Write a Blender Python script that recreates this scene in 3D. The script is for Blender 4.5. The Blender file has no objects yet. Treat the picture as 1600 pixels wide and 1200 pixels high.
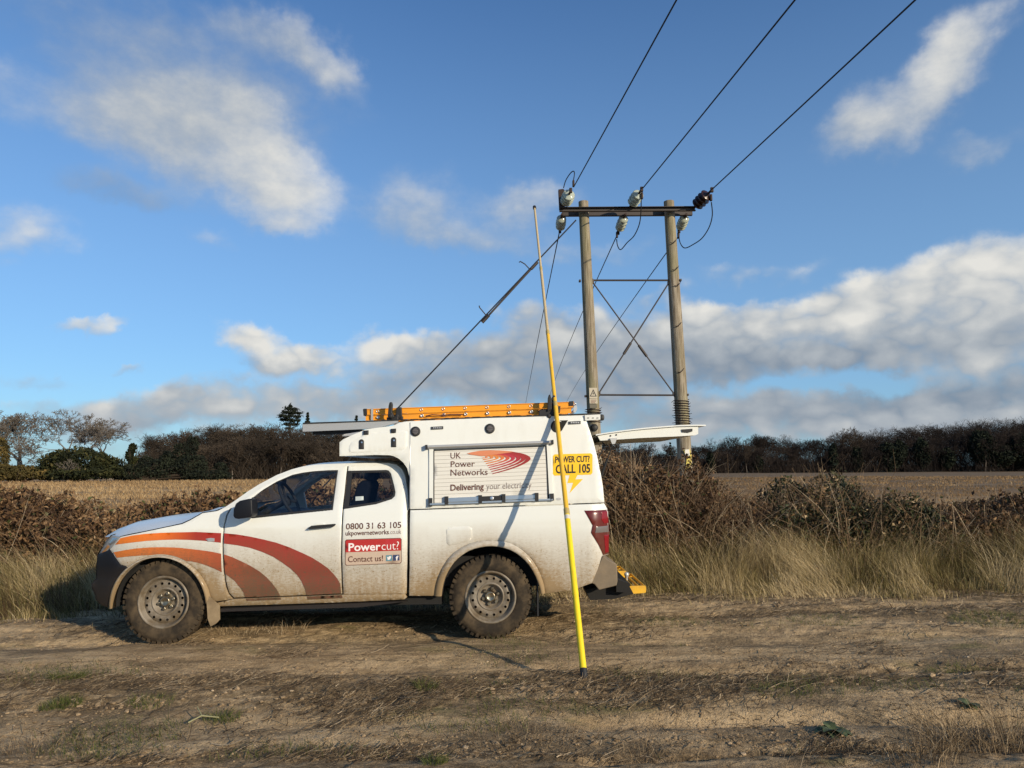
import bpy, bmesh, math, random
import numpy as np
from mathutils import Vector, Matrix
from mathutils.geometry import delaunay_2d_cdt

S = bpy.context.scene
COL = S.collection
rad = math.radians

# ------------------------------------------------------------------ camera
F = 1111.0                       # focal length in photo pixels (1600 px wide)
CAMH = 1.65
PITCH = math.atan(132.0 / F)
ROLL = rad(0.35)
_f = Vector((0, math.cos(PITCH), math.sin(PITCH)))
_u0 = Vector((0, -math.sin(PITCH), math.cos(PITCH)))
_r0 = Vector((1, 0, 0))
_r = _r0 * math.cos(ROLL) - _u0 * math.sin(ROLL)
_u = _u0 * math.cos(ROLL) + _r0 * math.sin(ROLL)
cam_d = bpy.data.cameras.new('camera')
cam = bpy.data.objects.new('camera', cam_d)
COL.objects.link(cam)
cam_d.sensor_width = 36.0
cam_d.lens = 36.0 * F / 1600.0
cam_d.clip_start = 0.05
cam_d.clip_end = 6000
cam.matrix_world = Matrix(((_r.x, _u.x, -_f.x, 0), (_r.y, _u.y, -_f.y, 0), (_r.z, _u.z, -_f.z, CAMH), (0, 0, 0, 1)))
S.camera = cam

def ray(px, py):
    return _f + _r * ((px - 800.0) / F) - _u * ((py - 600.0) / F)
def at(px, py, Y):               # point on the sight line at distance Y
    d = ray(px, py); t = Y / d.y
    return Vector((d.x * t, Y, CAMH + d.z * t))
def gnd(px, py, z=0.0):
    d = ray(px, py); t = (z - CAMH) / d.z
    return Vector((d.x * t, d.y * t, z))

# ------------------------------------------------------------------ sun, sky, clouds
SUN_EL = 18.0
SUN_AZ = 44.5                    # degrees right of straight behind the camera
sx, sy, sz = math.sin(rad(SUN_AZ)) * math.cos(rad(SUN_EL)), -math.cos(rad(SUN_AZ)) * math.cos(rad(SUN_EL)), math.sin(rad(SUN_EL))
sun_d = bpy.data.lights.new('sun', 'SUN')
sun_d.energy = 5.0
sun_d.angle = rad(0.55)
sun_d.color = (1.0, 0.85, 0.64)
sun = bpy.data.objects.new('sun', sun_d)
COL.objects.link(sun)
sun.location = (20, -20, 30)
sun.rotation_euler = Vector((sx, sy, sz)).to_track_quat('Z', 'Y').to_euler()

S.view_settings.view_transform = 'Standard'
S.view_settings.look = 'None'
S.view_settings.exposure = 0.0
S.view_settings.gamma = 1.0
S.view_settings.use_curve_mapping = False

W = bpy.data.worlds.new("World")
S.world = W
W.use_nodes = True
wn = W.node_tree
for n in list(wn.nodes): wn.nodes.remove(n)

class NT:
    """short hand for building node graphs"""
    def __init__(self, tree): self.t = tree
    def n(self, typ, **kw):
        nd = self.t.nodes.new(typ)
        for k, v in kw.items(): setattr(nd, k, v)
        return nd
    def l(self, a, b): self.t.links.new(a, b)
    def put(self, sock, v):
        if isinstance(v, bpy.types.NodeSocket): self.l(v, sock)
        else: sock.default_value = v
    def math(self, op, a, b=None, c=None, clamp=False):
        nd = self.n('ShaderNodeMath', operation=op); nd.use_clamp = clamp
        self.put(nd.inputs[0], a)
        if b is not None: self.put(nd.inputs[1], b)
        if c is not None: self.put(nd.inputs[2], c)
        return nd.outputs[0]
    def ramp(self, v, a, b, lo=0.0, hi=1.0, smooth=True):
        nd = self.n('ShaderNodeMapRange', interpolation_type='SMOOTHSTEP' if smooth else 'LINEAR')
        nd.clamp = True
        self.put(nd.inputs[0], v); self.put(nd.inputs[1], a); self.put(nd.inputs[2], b)
        self.put(nd.inputs[3], lo); self.put(nd.inputs[4], hi)
        return nd.outputs[0]
    def mix(self, fac, a, b, blend='MIX'):
        nd = self.n('ShaderNodeMix', data_type='RGBA', blend_type=blend)
        self.put(nd.inputs[0], fac)
        self.put(nd.inputs[6], a if isinstance(a, bpy.types.NodeSocket) else (*a, 1)[:4])
        self.put(nd.inputs[7], b if isinstance(b, bpy.types.NodeSocket) else (*b, 1)[:4])
        return nd.outputs[2]
    def noise(self, vec, scale, detail=4, rough=0.55, dist=0.0, color=False):
        nd = self.n('ShaderNodeTexNoise')
        if vec is not None: self.l(vec, nd.inputs['Vector'])
        nd.inputs['Scale'].default_value = scale
        nd.inputs['Detail'].default_value = detail
        nd.inputs['Roughness'].default_value = rough
        nd.inputs['Distortion'].default_value = dist
        return nd.outputs['Color' if color else 'Fac']
    def mapping(self, vec, loc=(0, 0, 0), rot=(0, 0, 0), scale=(1, 1, 1), typ='POINT'):
        nd = self.n('ShaderNodeMapping', vector_type=typ)
        self.l(vec, nd.inputs[0])
        nd.inputs['Location'].default_value = loc
        nd.inputs['Rotation'].default_value = rot
        nd.inputs['Scale'].default_value = scale
        return nd.outputs[0]

w = NT(wn)
sky = w.n('ShaderNodeTexSky', sky_type='NISHITA')
sky.sun_disc = False
sky.sun_elevation = rad(SUN_EL)
sky.sun_rotation = math.atan2(sx, sy)
sky.air_density = 1.0
sky.dust_density = 0.6
sky.ozone_density = 2.2
SKY_STRENGTH = 0.110
tc = w.n('ShaderNodeTexCoord')
sep = w.n('ShaderNodeSeparateXYZ'); w.l(tc.outputs['Generated'], sep.inputs[0])
az = w.math('ARCTAN2', sep.outputs[0], sep.outputs[1])
el = w.math('ARCSINE', w.math('MINIMUM', w.math('MAXIMUM', sep.outputs[2], -1.0), 1.0))
comb = w.n('ShaderNodeCombineXYZ'); w.l(az, comb.inputs[0]); w.l(el, comb.inputs[1])
ae = comb.outputs[0]
# warp the sky coordinates so that the cloud outlines billow
def addwarp(vec, src, scale, amt, detail):
    c = w.noise(src, scale, detail, 0.6, color=True)
    vm = w.n('ShaderNodeVectorMath', operation='SUBTRACT'); w.l(c, vm.inputs[0]); vm.inputs[1].default_value = (0.5, 0.5, 0.5)
    vs = w.n('ShaderNodeVectorMath', operation='MULTIPLY'); w.l(vm.outputs[0], vs.inputs[0]); vs.inputs[1].default_value = (amt, amt * 0.8, 0)
    va = w.n('ShaderNodeVectorMath', operation='ADD'); w.l(vec, va.inputs[0]); w.l(vs.outputs[0], va.inputs[1])
    return va.outputs[0]
wv = addwarp(ae, ae, 5.0, 0.10, 2)
wv = addwarp(wv, ae, 15.0, 0.062, 5)
wv = addwarp(wv, ae, 46.0, 0.020, 3)

def sky_ae(px, py):
    d = ray(px, py).normalized()
    return math.atan2(d.x, d.y), math.asin(d.z)
# cx, cy, half width, half height, tilt (deg, + = right end up), opacity, brightness 0 (shaded base) .. 1 (sunlit), side lit
CLOUDS = [
    (315, 220, 205, 92, -14, 0.84, 0.60), (425, 275, 120, 78, -36, 0.95, 0.95), (225, 180, 120, 50, 0, 0.7, 0.62), (340, 170, 110, 50, -5, 0.6, 0.60),
    (290, 95, 280, 85, -8, 0.55, 0.30), (515, 85, 100, 40, -35, 0.66, 0.74), (420, 45, 130, 36, -15, 0.55, 0.55), (215, 310, 110, 28, -8, 0.55, 0.16),
    (640, 325, 100, 60, 5, 0.62, 0.62), (820, 318, 95, 38, 0, 0.66, 0.70), (740, 368, 150, 32, 0, 0.5, 0.5), (910, 390, 130, 24, 0, 0.4, 0.6),
    (1500, 85, 85, 50, 25, 0.82, 0.85), (1470, 130, 60, 40, 60, 0.6, 0.75), (1390, 190, 105, 50, 5, 0.80, 0.72), (1530, 240, 70, 22, 0, 0.42, 0.6), (1330, 175, 50, 40, 0, 0.4, 0.6),
    (1490, 455, 200, 58, 8, 1.0, 0.84), (1270, 495, 220, 44, 8, 1.0, 0.68), (1590, 445, 120, 56, 0, 1.0, 0.80), (1110, 515, 110, 36, 0, 1.0, 0.74),
    (1300, 545, 420, 30, 3, 1.0, 0.22), (1560, 535, 150, 52, 0, 1.0, 0.58), (1120, 590, 130, 22, 0, 0.8, 0.3), (1470, 612, 250, 30, 3, 1.0, 0.10), (1060, 556, 200, 34, 0, 1.0, 0.28),
    (1320, 652, 460, 38, 0, 1.0, 0.38), (1120, 640, 180, 30, 0, 0.8, 0.30), (1480, 640, 200, 18, 0, 0.8, 0.75), (1010, 470, 80, 26, 0, 0.5, 0.6),
    (390, 525, 62, 30, -5, 1.0, 0.98), (480, 556, 82, 30, 0, 1.0, 0.85), (632, 553, 95, 38, 4, 1.0, 0.90), (760, 555, 130, 42, 0, 1.0, 0.36),
    (870, 535, 110, 50, 0, 1.0, 0.48), (700, 598, 210, 38, 0, 0.95, 0.30), (930, 600, 190, 50, 0, 0.95, 0.30), (1000, 540, 160, 50, 0, 0.95, 0.38), (850, 500, 120, 30, 0, 0.6, 0.6), (420, 565, 75, 16, 0, 0.5, 0.25),
    (330, 632, 220, 32, 0, 0.95, 0.60), (560, 628, 180, 34, 0, 0.95, 0.52), (420, 600, 110, 22, 0, 0.6, 0.45), (220, 655, 160, 20, 0, 0.85, 0.42), (120, 628, 110, 18, 0, 0.4, 0.5),
    (130, 502, 55, 13, 5, 0.62, 0.7), (60, 578, 62, 16, 0, 0.5, 0.5), (195, 566, 40, 10, 5, 0.5, 0.5), (45, 360, 95, 45, 0, 0.5, 0.75),
    (10, 130, 60, 40, 0, 0.4, 0.7), (440, 355, 70, 20, 0, 0.45, 0.7), (345, 385, 40, 16, 0, 0.35, 0.7), (1180, 430, 140, 24, 0, 0.38, 0.7),
    (760, 690, 900, 26, 0, 0.6, 0.45),
]
Dn = None; Ln = None; Wn = None
for (cx, cy, hw, hh, tilt, op, br) in CLOUDS:
    a0, e0 = sky_ae(cx, cy)
    k = 1.0 / F
    sc = math.cos(e0)
    loc = w.mapping(wv, (a0, e0, 0), (0, 0, rad(tilt)), (1.08 * hw * k, 1.08 * hh * k, 1), 'TEXTURE')
    vl = w.n('ShaderNodeVectorMath', operation='LENGTH'); w.l(loc, vl.inputs[0])
    g = w.ramp(vl.outputs['Value'], 0.12, 1.25, op, 0.0)
    sp = w.n('ShaderNodeSeparateXYZ'); w.l(loc, sp.inputs[0])
    # lit from the right and above, shaded below
    lit = w.math('MULTIPLY_ADD', sp.outputs[1], 0.22, br)
    lit = w.math('MULTIPLY_ADD', sp.outputs[0], 0.07, lit)
    gl = w.math('MULTIPLY', g, lit)
    if Dn is None: Dn, Ln, Wn = g, gl, g
    else:
        inv = w.math('SUBTRACT', 1.0, Dn)
        Dn = w.math('MULTIPLY_ADD', g, inv, Dn)
        Ln = w.math('ADD', Ln, gl); Wn = w.math('ADD', Wn, g)
fine = w.noise(w.mapping(ae, scale=(1, 1.5, 1)), 20.0, 7, 0.58)
fine2 = w.noise(w.mapping(ae, scale=(1, 1.6, 1)), 7.0, 4, 0.55)
# loose broken cloud everywhere outside the picture
behind = w.ramp(w.math('ABSOLUTE', az), 0.72, 1.1)
loose = w.math('MULTIPLY', w.ramp(w.noise(tc.outputs['Generated'], 3.0, 5), 0.48, 0.75), behind)
D = w.math('MAXIMUM', Dn, loose)
D = w.math('ADD', D, w.math('MULTIPLY', w.math('SUBTRACT', fine, 0.5), w.ramp(D, 0.02, 0.35, 0.05, 0.62)))
D = w.math('ADD', D, w.math('MULTIPLY', w.math('SUBTRACT', fine2, 0.5), w.ramp(D, 0.02, 0.35, 0.04, 0.35)))
bil = w.math('ABSOLUTE', w.math('SUBTRACT', w.noise(w.mapping(ae, scale=(1, 1.5, 1), loc=(3.3, 1.1, 0)), 15.0, 2, 0.45), 0.5))
puff = w.math('MULTIPLY_ADD', bil, 2.6, -0.25)
low = w.ramp(el, 0.36, 0.22)
D = w.math('ADD', D, w.math('MULTIPLY', w.math('MULTIPLY', puff, low), w.ramp(D, 0.02, 0.4, 0.0, 0.55)))
mask = w.ramp(D, w.math('MULTIPLY_ADD', low, 0.08, 0.06), w.math('MULTIPLY_ADD', low, -0.22, 1.18))
mask = w.math('MULTIPLY', mask, w.ramp(el, -0.02, 0.0))
L = w.math('DIVIDE', Ln, w.math('MAXIMUM', Wn, 0.05))
L = w.math('ADD', L, w.math('MULTIPLY', w.math('SUBTRACT', fine, 0.5), 0.6))
L = w.math('ADD', L, w.math('MULTIPLY', w.math('MULTIPLY', puff, low), 0.65))
L = w.math('MAXIMUM', L, w.math('MULTIPLY', behind, 0.6))
cr = w.n('ShaderNodeValToRGB'); w.l(L, cr.inputs[0])
cr.color_ramp.elements[0].position = 0.0; cr.color_ramp.elements[0].color = (0.215, 0.275, 0.355, 1)
cr.color_ramp.elements[1].position = 1.0; cr.color_ramp.elements[1].color = (0.78, 0.77, 0.73, 1)
e_ = cr.color_ramp.elements.new(0.5); e_.color = (0.43, 0.47, 0.51, 1)
cs = w.n('ShaderNodeVectorMath', operation='SCALE'); w.l(cr.outputs[0], cs.inputs[0]); cs.inputs['Scale'].default_value = 1.0 / SKY_STRENGTH
skyc = w.mix(1.0, sky.outputs[0], (0.67, 1.03, 1.41), 'MULTIPLY')
hz = w.ramp(el, 0.78, 0.10, 0.0, 0.42)
pale = tuple(c / SKY_STRENGTH for c in (0.315, 0.515, 0.74))
skyc = w.mix(hz, skyc, pale)
bgc = w.mix(mask, skyc, cs.outputs[0])
bg = w.n('ShaderNodeBackground'); w.l(bgc, bg.inputs[0]); bg.inputs[1].default_value = SKY_STRENGTH
wo = w.n('ShaderNodeOutputWorld'); w.l(bg.outputs[0], wo.inputs[0])
W.cycles.sampling_method = 'MANUAL'
W.cycles.sample_map_resolution = 256
S.cycles.max_bounces = 6
S.cycles.transparent_max_bounces = 12
S.cycles.diffuse_bounces = 3
S.cycles.use_denoising = True

# ------------------------------------------------------------------ noise, mesh and material helpers
rng = np.random.default_rng(11)
_T = rng.random((256, 256))
def vnoise(x, y):
    x = np.asarray(x, float); y = np.asarray(y, float)
    xi = np.floor(x).astype(int); yi = np.floor(y).astype(int)
    fx = x - xi; fy = y - yi
    fx = fx * fx * (3 - 2 * fx); fy = fy * fy * (3 - 2 * fy)
    a = _T[xi & 255, yi & 255]; b = _T[(xi + 1) & 255, yi & 255]
    c = _T[xi & 255, (yi + 1) & 255]; d = _T[(xi + 1) & 255, (yi + 1) & 255]
    return (a * (1 - fx) + b * fx) * (1 - fy) + (c * (1 - fx) + d * fx) * fy
def fbm(x, y, oct=4, gain=0.5):
    s = 0; a = 1.0; t = 0
    for i in range(oct):
        s = s + a * vnoise(x * 2 ** i + 17.3 * i, y * 2 ** i + 9.1 * i); t += a; a *= gain
    return s / t
def sstep(a, b, x):
    t = np.clip((np.asarray(x, float) - a) / (b - a), 0, 1)
    return t * t * (3 - 2 * t)

def world_of(o):
    v = Vector((0, 0, 0))
    while o is not None:
        v = v + o.location; o = o.parent
    return v

def tag(o, label=None, cat=None, group=None, kind=None):
    if label: o['label'] = label
    if cat: o['category'] = cat
    if group: o['group'] = group
    if kind: o['kind'] = kind
    return o
def thing(name, label, cat, loc=(0, 0, 0), group=None):
    o = bpy.data.objects.new(name, None); COL.objects.link(o)
    o.location = loc
    o.empty_display_size = 0.2
    return tag(o, label, cat, group)

def np_mesh(name, V, F, mat=None, parent=None, tint=None, smooth=False, origin=None):
    """V (n,3) world points, F (m,k) faces: one mesh object"""
    V = np.asarray(V, dtype=np.float32).reshape(-1, 3); F = np.asarray(F, dtype=np.int32)
    o0 = world_of(parent) if parent is not None else Vector(origin or (0, 0, 0))
    V = V - np.array(o0, dtype=np.float32)
    me = bpy.data.meshes.new(name)
    k = F.shape[1]
    me.vertices.add(len(V)); me.vertices.foreach_set('co', V.ravel())
    me.loops.add(F.size); me.loops.foreach_set('vertex_index', F.ravel())
    me.polygons.add(len(F))
    me.polygons.foreach_set('loop_start', np.arange(0, F.size, k, dtype=np.int32))
    me.polygons.foreach_set('loop_total', np.full(len(F), k, dtype=np.int32))
    me.polygons.foreach_set('use_smooth', np.full(len(F), smooth))
    me.update(calc_edges=True)
    if tint is not None:
        at_ = me.attributes.new('tint', 'FLOAT', 'FACE')
        at_.data.foreach_set('value', np.asarray(tint, dtype=np.float32))
    if mat: me.materials.append(mat)
    o = bpy.data.objects.new(name, me); COL.objects.link(o)
    if parent is not None: o.parent = parent
    else: o.location = o0
    return o

class MB:
    """collects shapes in world coordinates and links them as one mesh object"""
    def __init__(self): self.v = []; self.f = []; self.s = []; self.m = []; self.cur = 0
    def add(self, vs, fs, smooth=False):
        b = len(self.v)
        self.v += [tuple(p) for p in vs]
        self.f += [tuple(i + b for i in f) for f in fs]
        self.s += [smooth] * len(fs)
        self.m += [self.cur] * len(fs)
        return self
    def box(self, c, size, ax=None, bevel=0.0):
        """a box with chamfered edges"""
        X, Y, Z = ax or (Vector((1, 0, 0)), Vector((0, 1, 0)), Vector((0, 0, 1)))
        c = Vector(c); h = [s / 2 for s in size]
        bv = min(bevel, min(h) * 0.8)
        bm = bmesh.new()
        bmesh.ops.create_cube(bm, size=1)
        for v in bm.verts: v.co = Vector((v.co.x * size[0], v.co.y * size[1], v.co.z * size[2]))
        if bv > 0: bmesh.ops.bevel(bm, geom=list(bm.edges), offset=bv, segments=2, affect='EDGES', profile=0.6)
        bm.verts.index_update()
        self.add([c + X * v.co.x + Y * v.co.y + Z * v.co.z for v in bm.verts], [[v.index for v in f.verts] for f in bm.faces])
        bm.free()
        return self
    def tube(self, pts, r, n=8, caps=True, smooth=True):
        pts = [Vector(p) for p in pts]
        rs = r if isinstance(r, (list, tuple)) else [r] * len(pts)
        vs = []; fs = []
        t0 = (pts[1] - pts[0]).normalized()
        up = Vector((0, 0, 1)) if abs(t0.z) < 0.9 else Vector((1, 0, 0))
        nx = t0.cross(up).normalized()
        for i, p in enumerate(pts):
            t = (pts[min(i + 1, len(pts) - 1)] - pts[max(i - 1, 0)]).normalized()
            nx = (nx - t * nx.dot(t)).normalized(); ny = t.cross(nx)
            for k in range(n):
                a = 2 * math.pi * k / n
                vs.append(p + (nx * math.cos(a) + ny * math.sin(a)) * rs[i])
        for i in range(len(pts) - 1):
            for k in range(n):
                k2 = (k + 1) % n
                fs.append((i * n + k, i * n + k2, (i + 1) * n + k2, (i + 1) * n + k))
        self.add(vs, fs, smooth)
        if caps:
            b = len(pts) - 1
            self.add([vs[k] for k in range(n)], [tuple(range(n - 1, -1, -1))])
            self.add([vs[b * n + k] for k in range(n)], [tuple(range(n))])
        return self
    def lathe(self, c, axis, prof, n=24, smooth=True, ref=None):
        """prof: (distance along axis, radius) pairs"""
        c = Vector(c); a = Vector(axis).normalized()
        up = ref or (Vector((0, 0, 1)) if abs(a.z) < 0.9 else Vector((1, 0, 0)))
        nx = a.cross(up).normalized(); ny = a.cross(nx)
        vs = []; fs = []
        for (d, r) in prof:
            for k in range(n):
                t = 2 * math.pi * k / n
                vs.append(c + a * d + (nx * math.cos(t) + ny * math.sin(t)) * max(r, 1e-4))
        for i in range(len(prof) - 1):
            for k in range(n):
                k2 = (k + 1) % n
                fs.append((i * n + k, i * n + k2, (i + 1) * n + k2, (i + 1) * n + k))
        return self.add(vs, fs, smooth)
    def prism(self, poly, d):
        """poly: world points of one face, extruded along d"""
        n = len(poly); d = Vector(d); poly = [Vector(p) for p in poly]
        vs = poly + [p + d for p in poly]
        fs = [tuple(range(n)), tuple(range(2 * n - 1, n - 1, -1))]
        fs += [(i, i + n, (i + 1) % n + n, (i + 1) % n) for i in range(n)]
        return self.add(vs, fs)
    def grid(self, P, smooth=True):
        """P: rows of points"""
        nr = len(P); nc = len(P[0])
        return self.add([p for row in P for p in row],
                        [(i * nc + j, i * nc + j + 1, (i + 1) * nc + j + 1, (i + 1) * nc + j) for i in range(nr - 1) for j in range(nc - 1)], smooth)
    def build(self, name, mat, parent=None, origin=None, label=None, fix=True):
        o0 = world_of(parent) if parent is not None else Vector(origin or (0, 0, 0))
        me = bpy.data.meshes.new(name)
        me.from_pydata([(p[0] - o0.x, p[1] - o0.y, p[2] - o0.z) for p in self.v], [], self.f)
        me.polygons.foreach_set('use_smooth', self.s)
        for m_ in (mat if isinstance(mat, (list, tuple)) else [mat]): me.materials.append(m_)
        me.polygons.foreach_set('material_index', self.m)
        if fix:
            bm = bmesh.new(); bm.from_mesh(me)
            bmesh.ops.recalc_face_normals(bm, faces=bm.faces)
            bm.to_mesh(me); bm.free()
        me.update()
        o = bpy.data.objects.new(name, me); COL.objects.link(o)
        if parent is not None: o.parent = parent
        else: o.location = o0
        if label: o['label'] = label
        return o

def mat(name, col=(0.5, 0.5, 0.5), rough=0.6, metal=0.0, fn=None, spec=0.5):
    m = bpy.data.materials.new(name); m.use_nodes = True
    t = m.node_tree
    b = t.nodes['Principled BSDF']
    b.inputs['Base Color'].default_value = (*col, 1)
    b.inputs['Roughness'].default_value = rough
    b.inputs['Metallic'].default_value = metal
    b.inputs['Specular IOR Level'].default_value = spec
    if fn: fn(NT(t), b)
    return m
def wpos(n): return n.n('ShaderNodeNewGeometry').outputs['Position']
def tinted(name, stops, rough=0.8, transl=0.0, spec=0.2):
    """colour of each leaf or blade from its own random tint"""
    def fn(n, b):
        a = n.n('ShaderNodeAttribute', attribute_name='tint')
        r = n.n('ShaderNodeValToRGB'); n.l(a.outputs['Fac'], r.inputs[0])
        el = r.color_ramp.elements
        el[0].position = stops[0][0]; el[0].color = (*stops[0][1], 1)
        el[1].position = stops[-1][0]; el[1].color = (*stops[-1][1], 1)
        for p, c in stops[1:-1]:
            e = el.new(p); e.color = (*c, 1)
        n.l(r.outputs[0], b.inputs['Base Color'])
        if transl > 0:
            tr = n.n('ShaderNodeBsdfTranslucent'); n.l(r.outputs[0], tr.inputs[0])
            mx = n.n('ShaderNodeMixShader'); mx.inputs[0].default_value = transl
            n.l(b.outputs[0], mx.inputs[1]); n.l(tr.outputs[0], mx.inputs[2])
            n.l(mx.outputs[0], n.t.nodes['Material Output'].inputs[0])
    return mat(name, rough=rough, fn=fn, spec=spec)

# vegetation as arrays -------------------------------------------------
def unit(a): return a / np.maximum(np.linalg.norm(a, axis=-1, keepdims=True), 1e-9)
def leaf_arrays(P, size, g, flat=0.0, long=1.5):
    """diamond leaves at P with random facing"""
    n = len(P)
    a = unit(g.normal(size=(n, 3)))
    b = unit(np.cross(a, unit(g.normal(size=(n, 3)))))
    s = size * g.uniform(0.6, 1.35, (n, 1))
    c = np.cross(a, b) * 0.18
    V = np.stack([P - a * s * long * 0.5, P + b * s * 0.42 + c * s, P + a * s * long * 0.5, P - b * s * 0.42 + c * s], 1).reshape(-1, 3)
    Fc = np.arange(4 * n).reshape(n, 4)
    return V, Fc
def blade_arrays(P, h, wdt, lean, g, seg=3):
    """tapered bent grass blades standing at P; lean: (n,3) horizontal tip offset"""
    n = len(P)
    th = g.uniform(0, math.pi, n)
    sd = np.stack([np.cos(th), np.sin(th) * 0.6, np.zeros(n)], 1)
    V = []
    for k in range(seg + 1):
        t = k / seg
        c = P + lean * (t ** 1.8) + np.stack([np.zeros(n), np.zeros(n), h * (t - 0.12 * t * t)], 1)
        ww = (wdt * (1 - 0.82 * t ** 1.5) * 0.5)[:, None]
        V += [c - sd * ww, c + sd * ww]
    V = np.stack(V, 1)
    m = 2 * (seg + 1)
    Fc = np.concatenate([np.array([[2 * k, 2 * k + 1, 2 * k + 3, 2 * k + 2]]) for k in range(seg)])
    Fc = (Fc[None] + (np.arange(n) * m)[:, None, None]).reshape(-1, 4)
    return V.reshape(-1, 3), Fc, seg
def seg_arrays(A, B, ra, rb, g, sides=4):
    """tapered open prisms from A to B"""
    A = np.asarray(A, float); B = np.asarray(B, float); ra = np.asarray(ra)[:, None]; rb = np.asarray(rb)[:, None]
    t = unit(B - A)
    ref = np.where(np.abs(t[:, 2:3]) < 0.9, np.array([[0, 0, 1.0]]), np.array([[1.0, 0, 0]]))
    nx = unit(np.cross(t, ref)); ny = np.cross(t, nx)
    V = []
    for q, r in ((A, ra), (B, rb)):
        for k in range(sides):
            a = 2 * math.pi * k / sides
            V.append(q + (nx * math.cos(a) + ny * math.sin(a)) * r)
    V = np.stack(V, 1)
    Fc = np.array([[k, (k + 1) % sides, sides + (k + 1) % sides, sides + k] for k in range(sides)])
    Fc = (Fc[None] + (np.arange(len(A)) * 2 * sides)[:, None, None]).reshape(-1, 4)
    return V.reshape(-1, 3), Fc

# ------------------------------------------------------------------ the ground
YT = 6.7                                   # distance of the truck's flank
wf = at(251, 1009, YT); wr = at(766, 1001, YT)
GB = (wr.z - wf.z) / (wr.x - wf.x); GA = wf.z - GB * wf.x
def zg(x): return GA + GB * np.clip(x, -6, 6)
def track_profile(x, y):
    """lanes, ridges and ruts running along the track"""
    x = np.asarray(x, float); y = np.asarray(y, float)
    yy = y + 0.18 * np.sin(x * 0.55 + 0.6) + 0.5 * (fbm(x * 0.5, y * 0.5, 2) - 0.5)
    z = 0.05 * np.exp(-((yy - 5.2) / 0.36) ** 2)            # middle ridge
    z = z + 0.06 * sstep(4.25, 3.7, yy)
    z = z + 0.035 * np.exp(-((yy - 7.55) / 0.3) ** 2)
    z = z + 0.03 * sstep(8.3, 10.2, yy)
    # broken rut lips
    lip = sstep(0.45, 0.6, fbm(x * 0.8 + 3, y * 0.4, 2))
    z = z - 0.055 * sstep(5.62, 5.72, yy) * (1 - sstep(5.72, 6.05, yy)) * (0.35 + 0.65 * sstep(0.4, 0.6, fbm(x * 0.7 + 3, x * 0 + 1.5, 2)))
    z = z - 0.05 * lip * np.exp(-((yy - 4.62) / 0.10) ** 2) - 0.05 * lip * np.exp(-((yy - 4.05) / 0.08) ** 2)
    z = z - 0.035 * np.exp(-((yy - 6.75) / 0.16) ** 2) - 0.03 * np.exp(-((yy - 8.1) / 0.12) ** 2)
    return z
def hgt(x, y):
    x = np.asarray(x, float); y = np.asarray(y, float)
    rough = 0.35 + 0.9 * fbm(x * 0.9, y * 1.6, 3)
    z = track_profile(x, y)
    z = z + 0.05 * (fbm(x * 0.6, y * 1.9, 3) - 0.5)
    lane = np.maximum(np.exp(-((y - 6.35) / 0.55) ** 4), np.exp(-((y - 4.55) / 0.32) ** 4)); rough = rough * (1 - 0.6 * lane)
    z = z + 0.022 * (fbm(x * 0.22, y * 7.0, 3) - 0.5)
    z = z + 0.042 * rough * (fbm(x * 3.2, y * 7.5, 4) - 0.5)
    z = z + 0.036 * rough * (fbm(x * 19, y * 24, 3) - 0.5)
    # tyre-flattened soil under the wheels
    for wx in (wf.x, wr.x):
        k = np.exp(-(((x - wx) / 0.42) ** 2 + ((y - 6.75) / 0.45) ** 2) ** 2)
        z = z * (1 - k)
    fade = sstep(-22, -14, x) * (1 - sstep(14, 22, x))
    return zg(x) + z * (0.15 + 0.85 * fade)

def spaced(lo, hi, near_lo, near_hi, fine, ratio=1.12):
    c = list(np.arange(near_lo, near_hi, fine))
    s = fine; x = near_hi
    while x < hi: c.append(x); s *= ratio; x += s
    c.append(hi)
    s = fine; x = near_lo
    while x > lo: s *= ratio; x -= s; c.insert(0, max(x, lo))
    return np.unique(np.array(c))
def sheet(name, xs, ys, zf, m):
    X, Y = np.meshgrid(xs, ys)
    Z = zf(X, Y)
    V = np.stack([X, Y, Z], -1).reshape(-1, 3)
    nx_ = len(xs); ny_ = len(ys)
    i = np.arange(ny_ - 1)[:, None] * nx_ + np.arange(nx_ - 1)[None]
    Fc = np.stack([i, i + 1, i + nx_ + 1, i + nx_], -1).reshape(-1, 4)
    return np_mesh(name, V, Fc, m, smooth=True)

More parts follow.
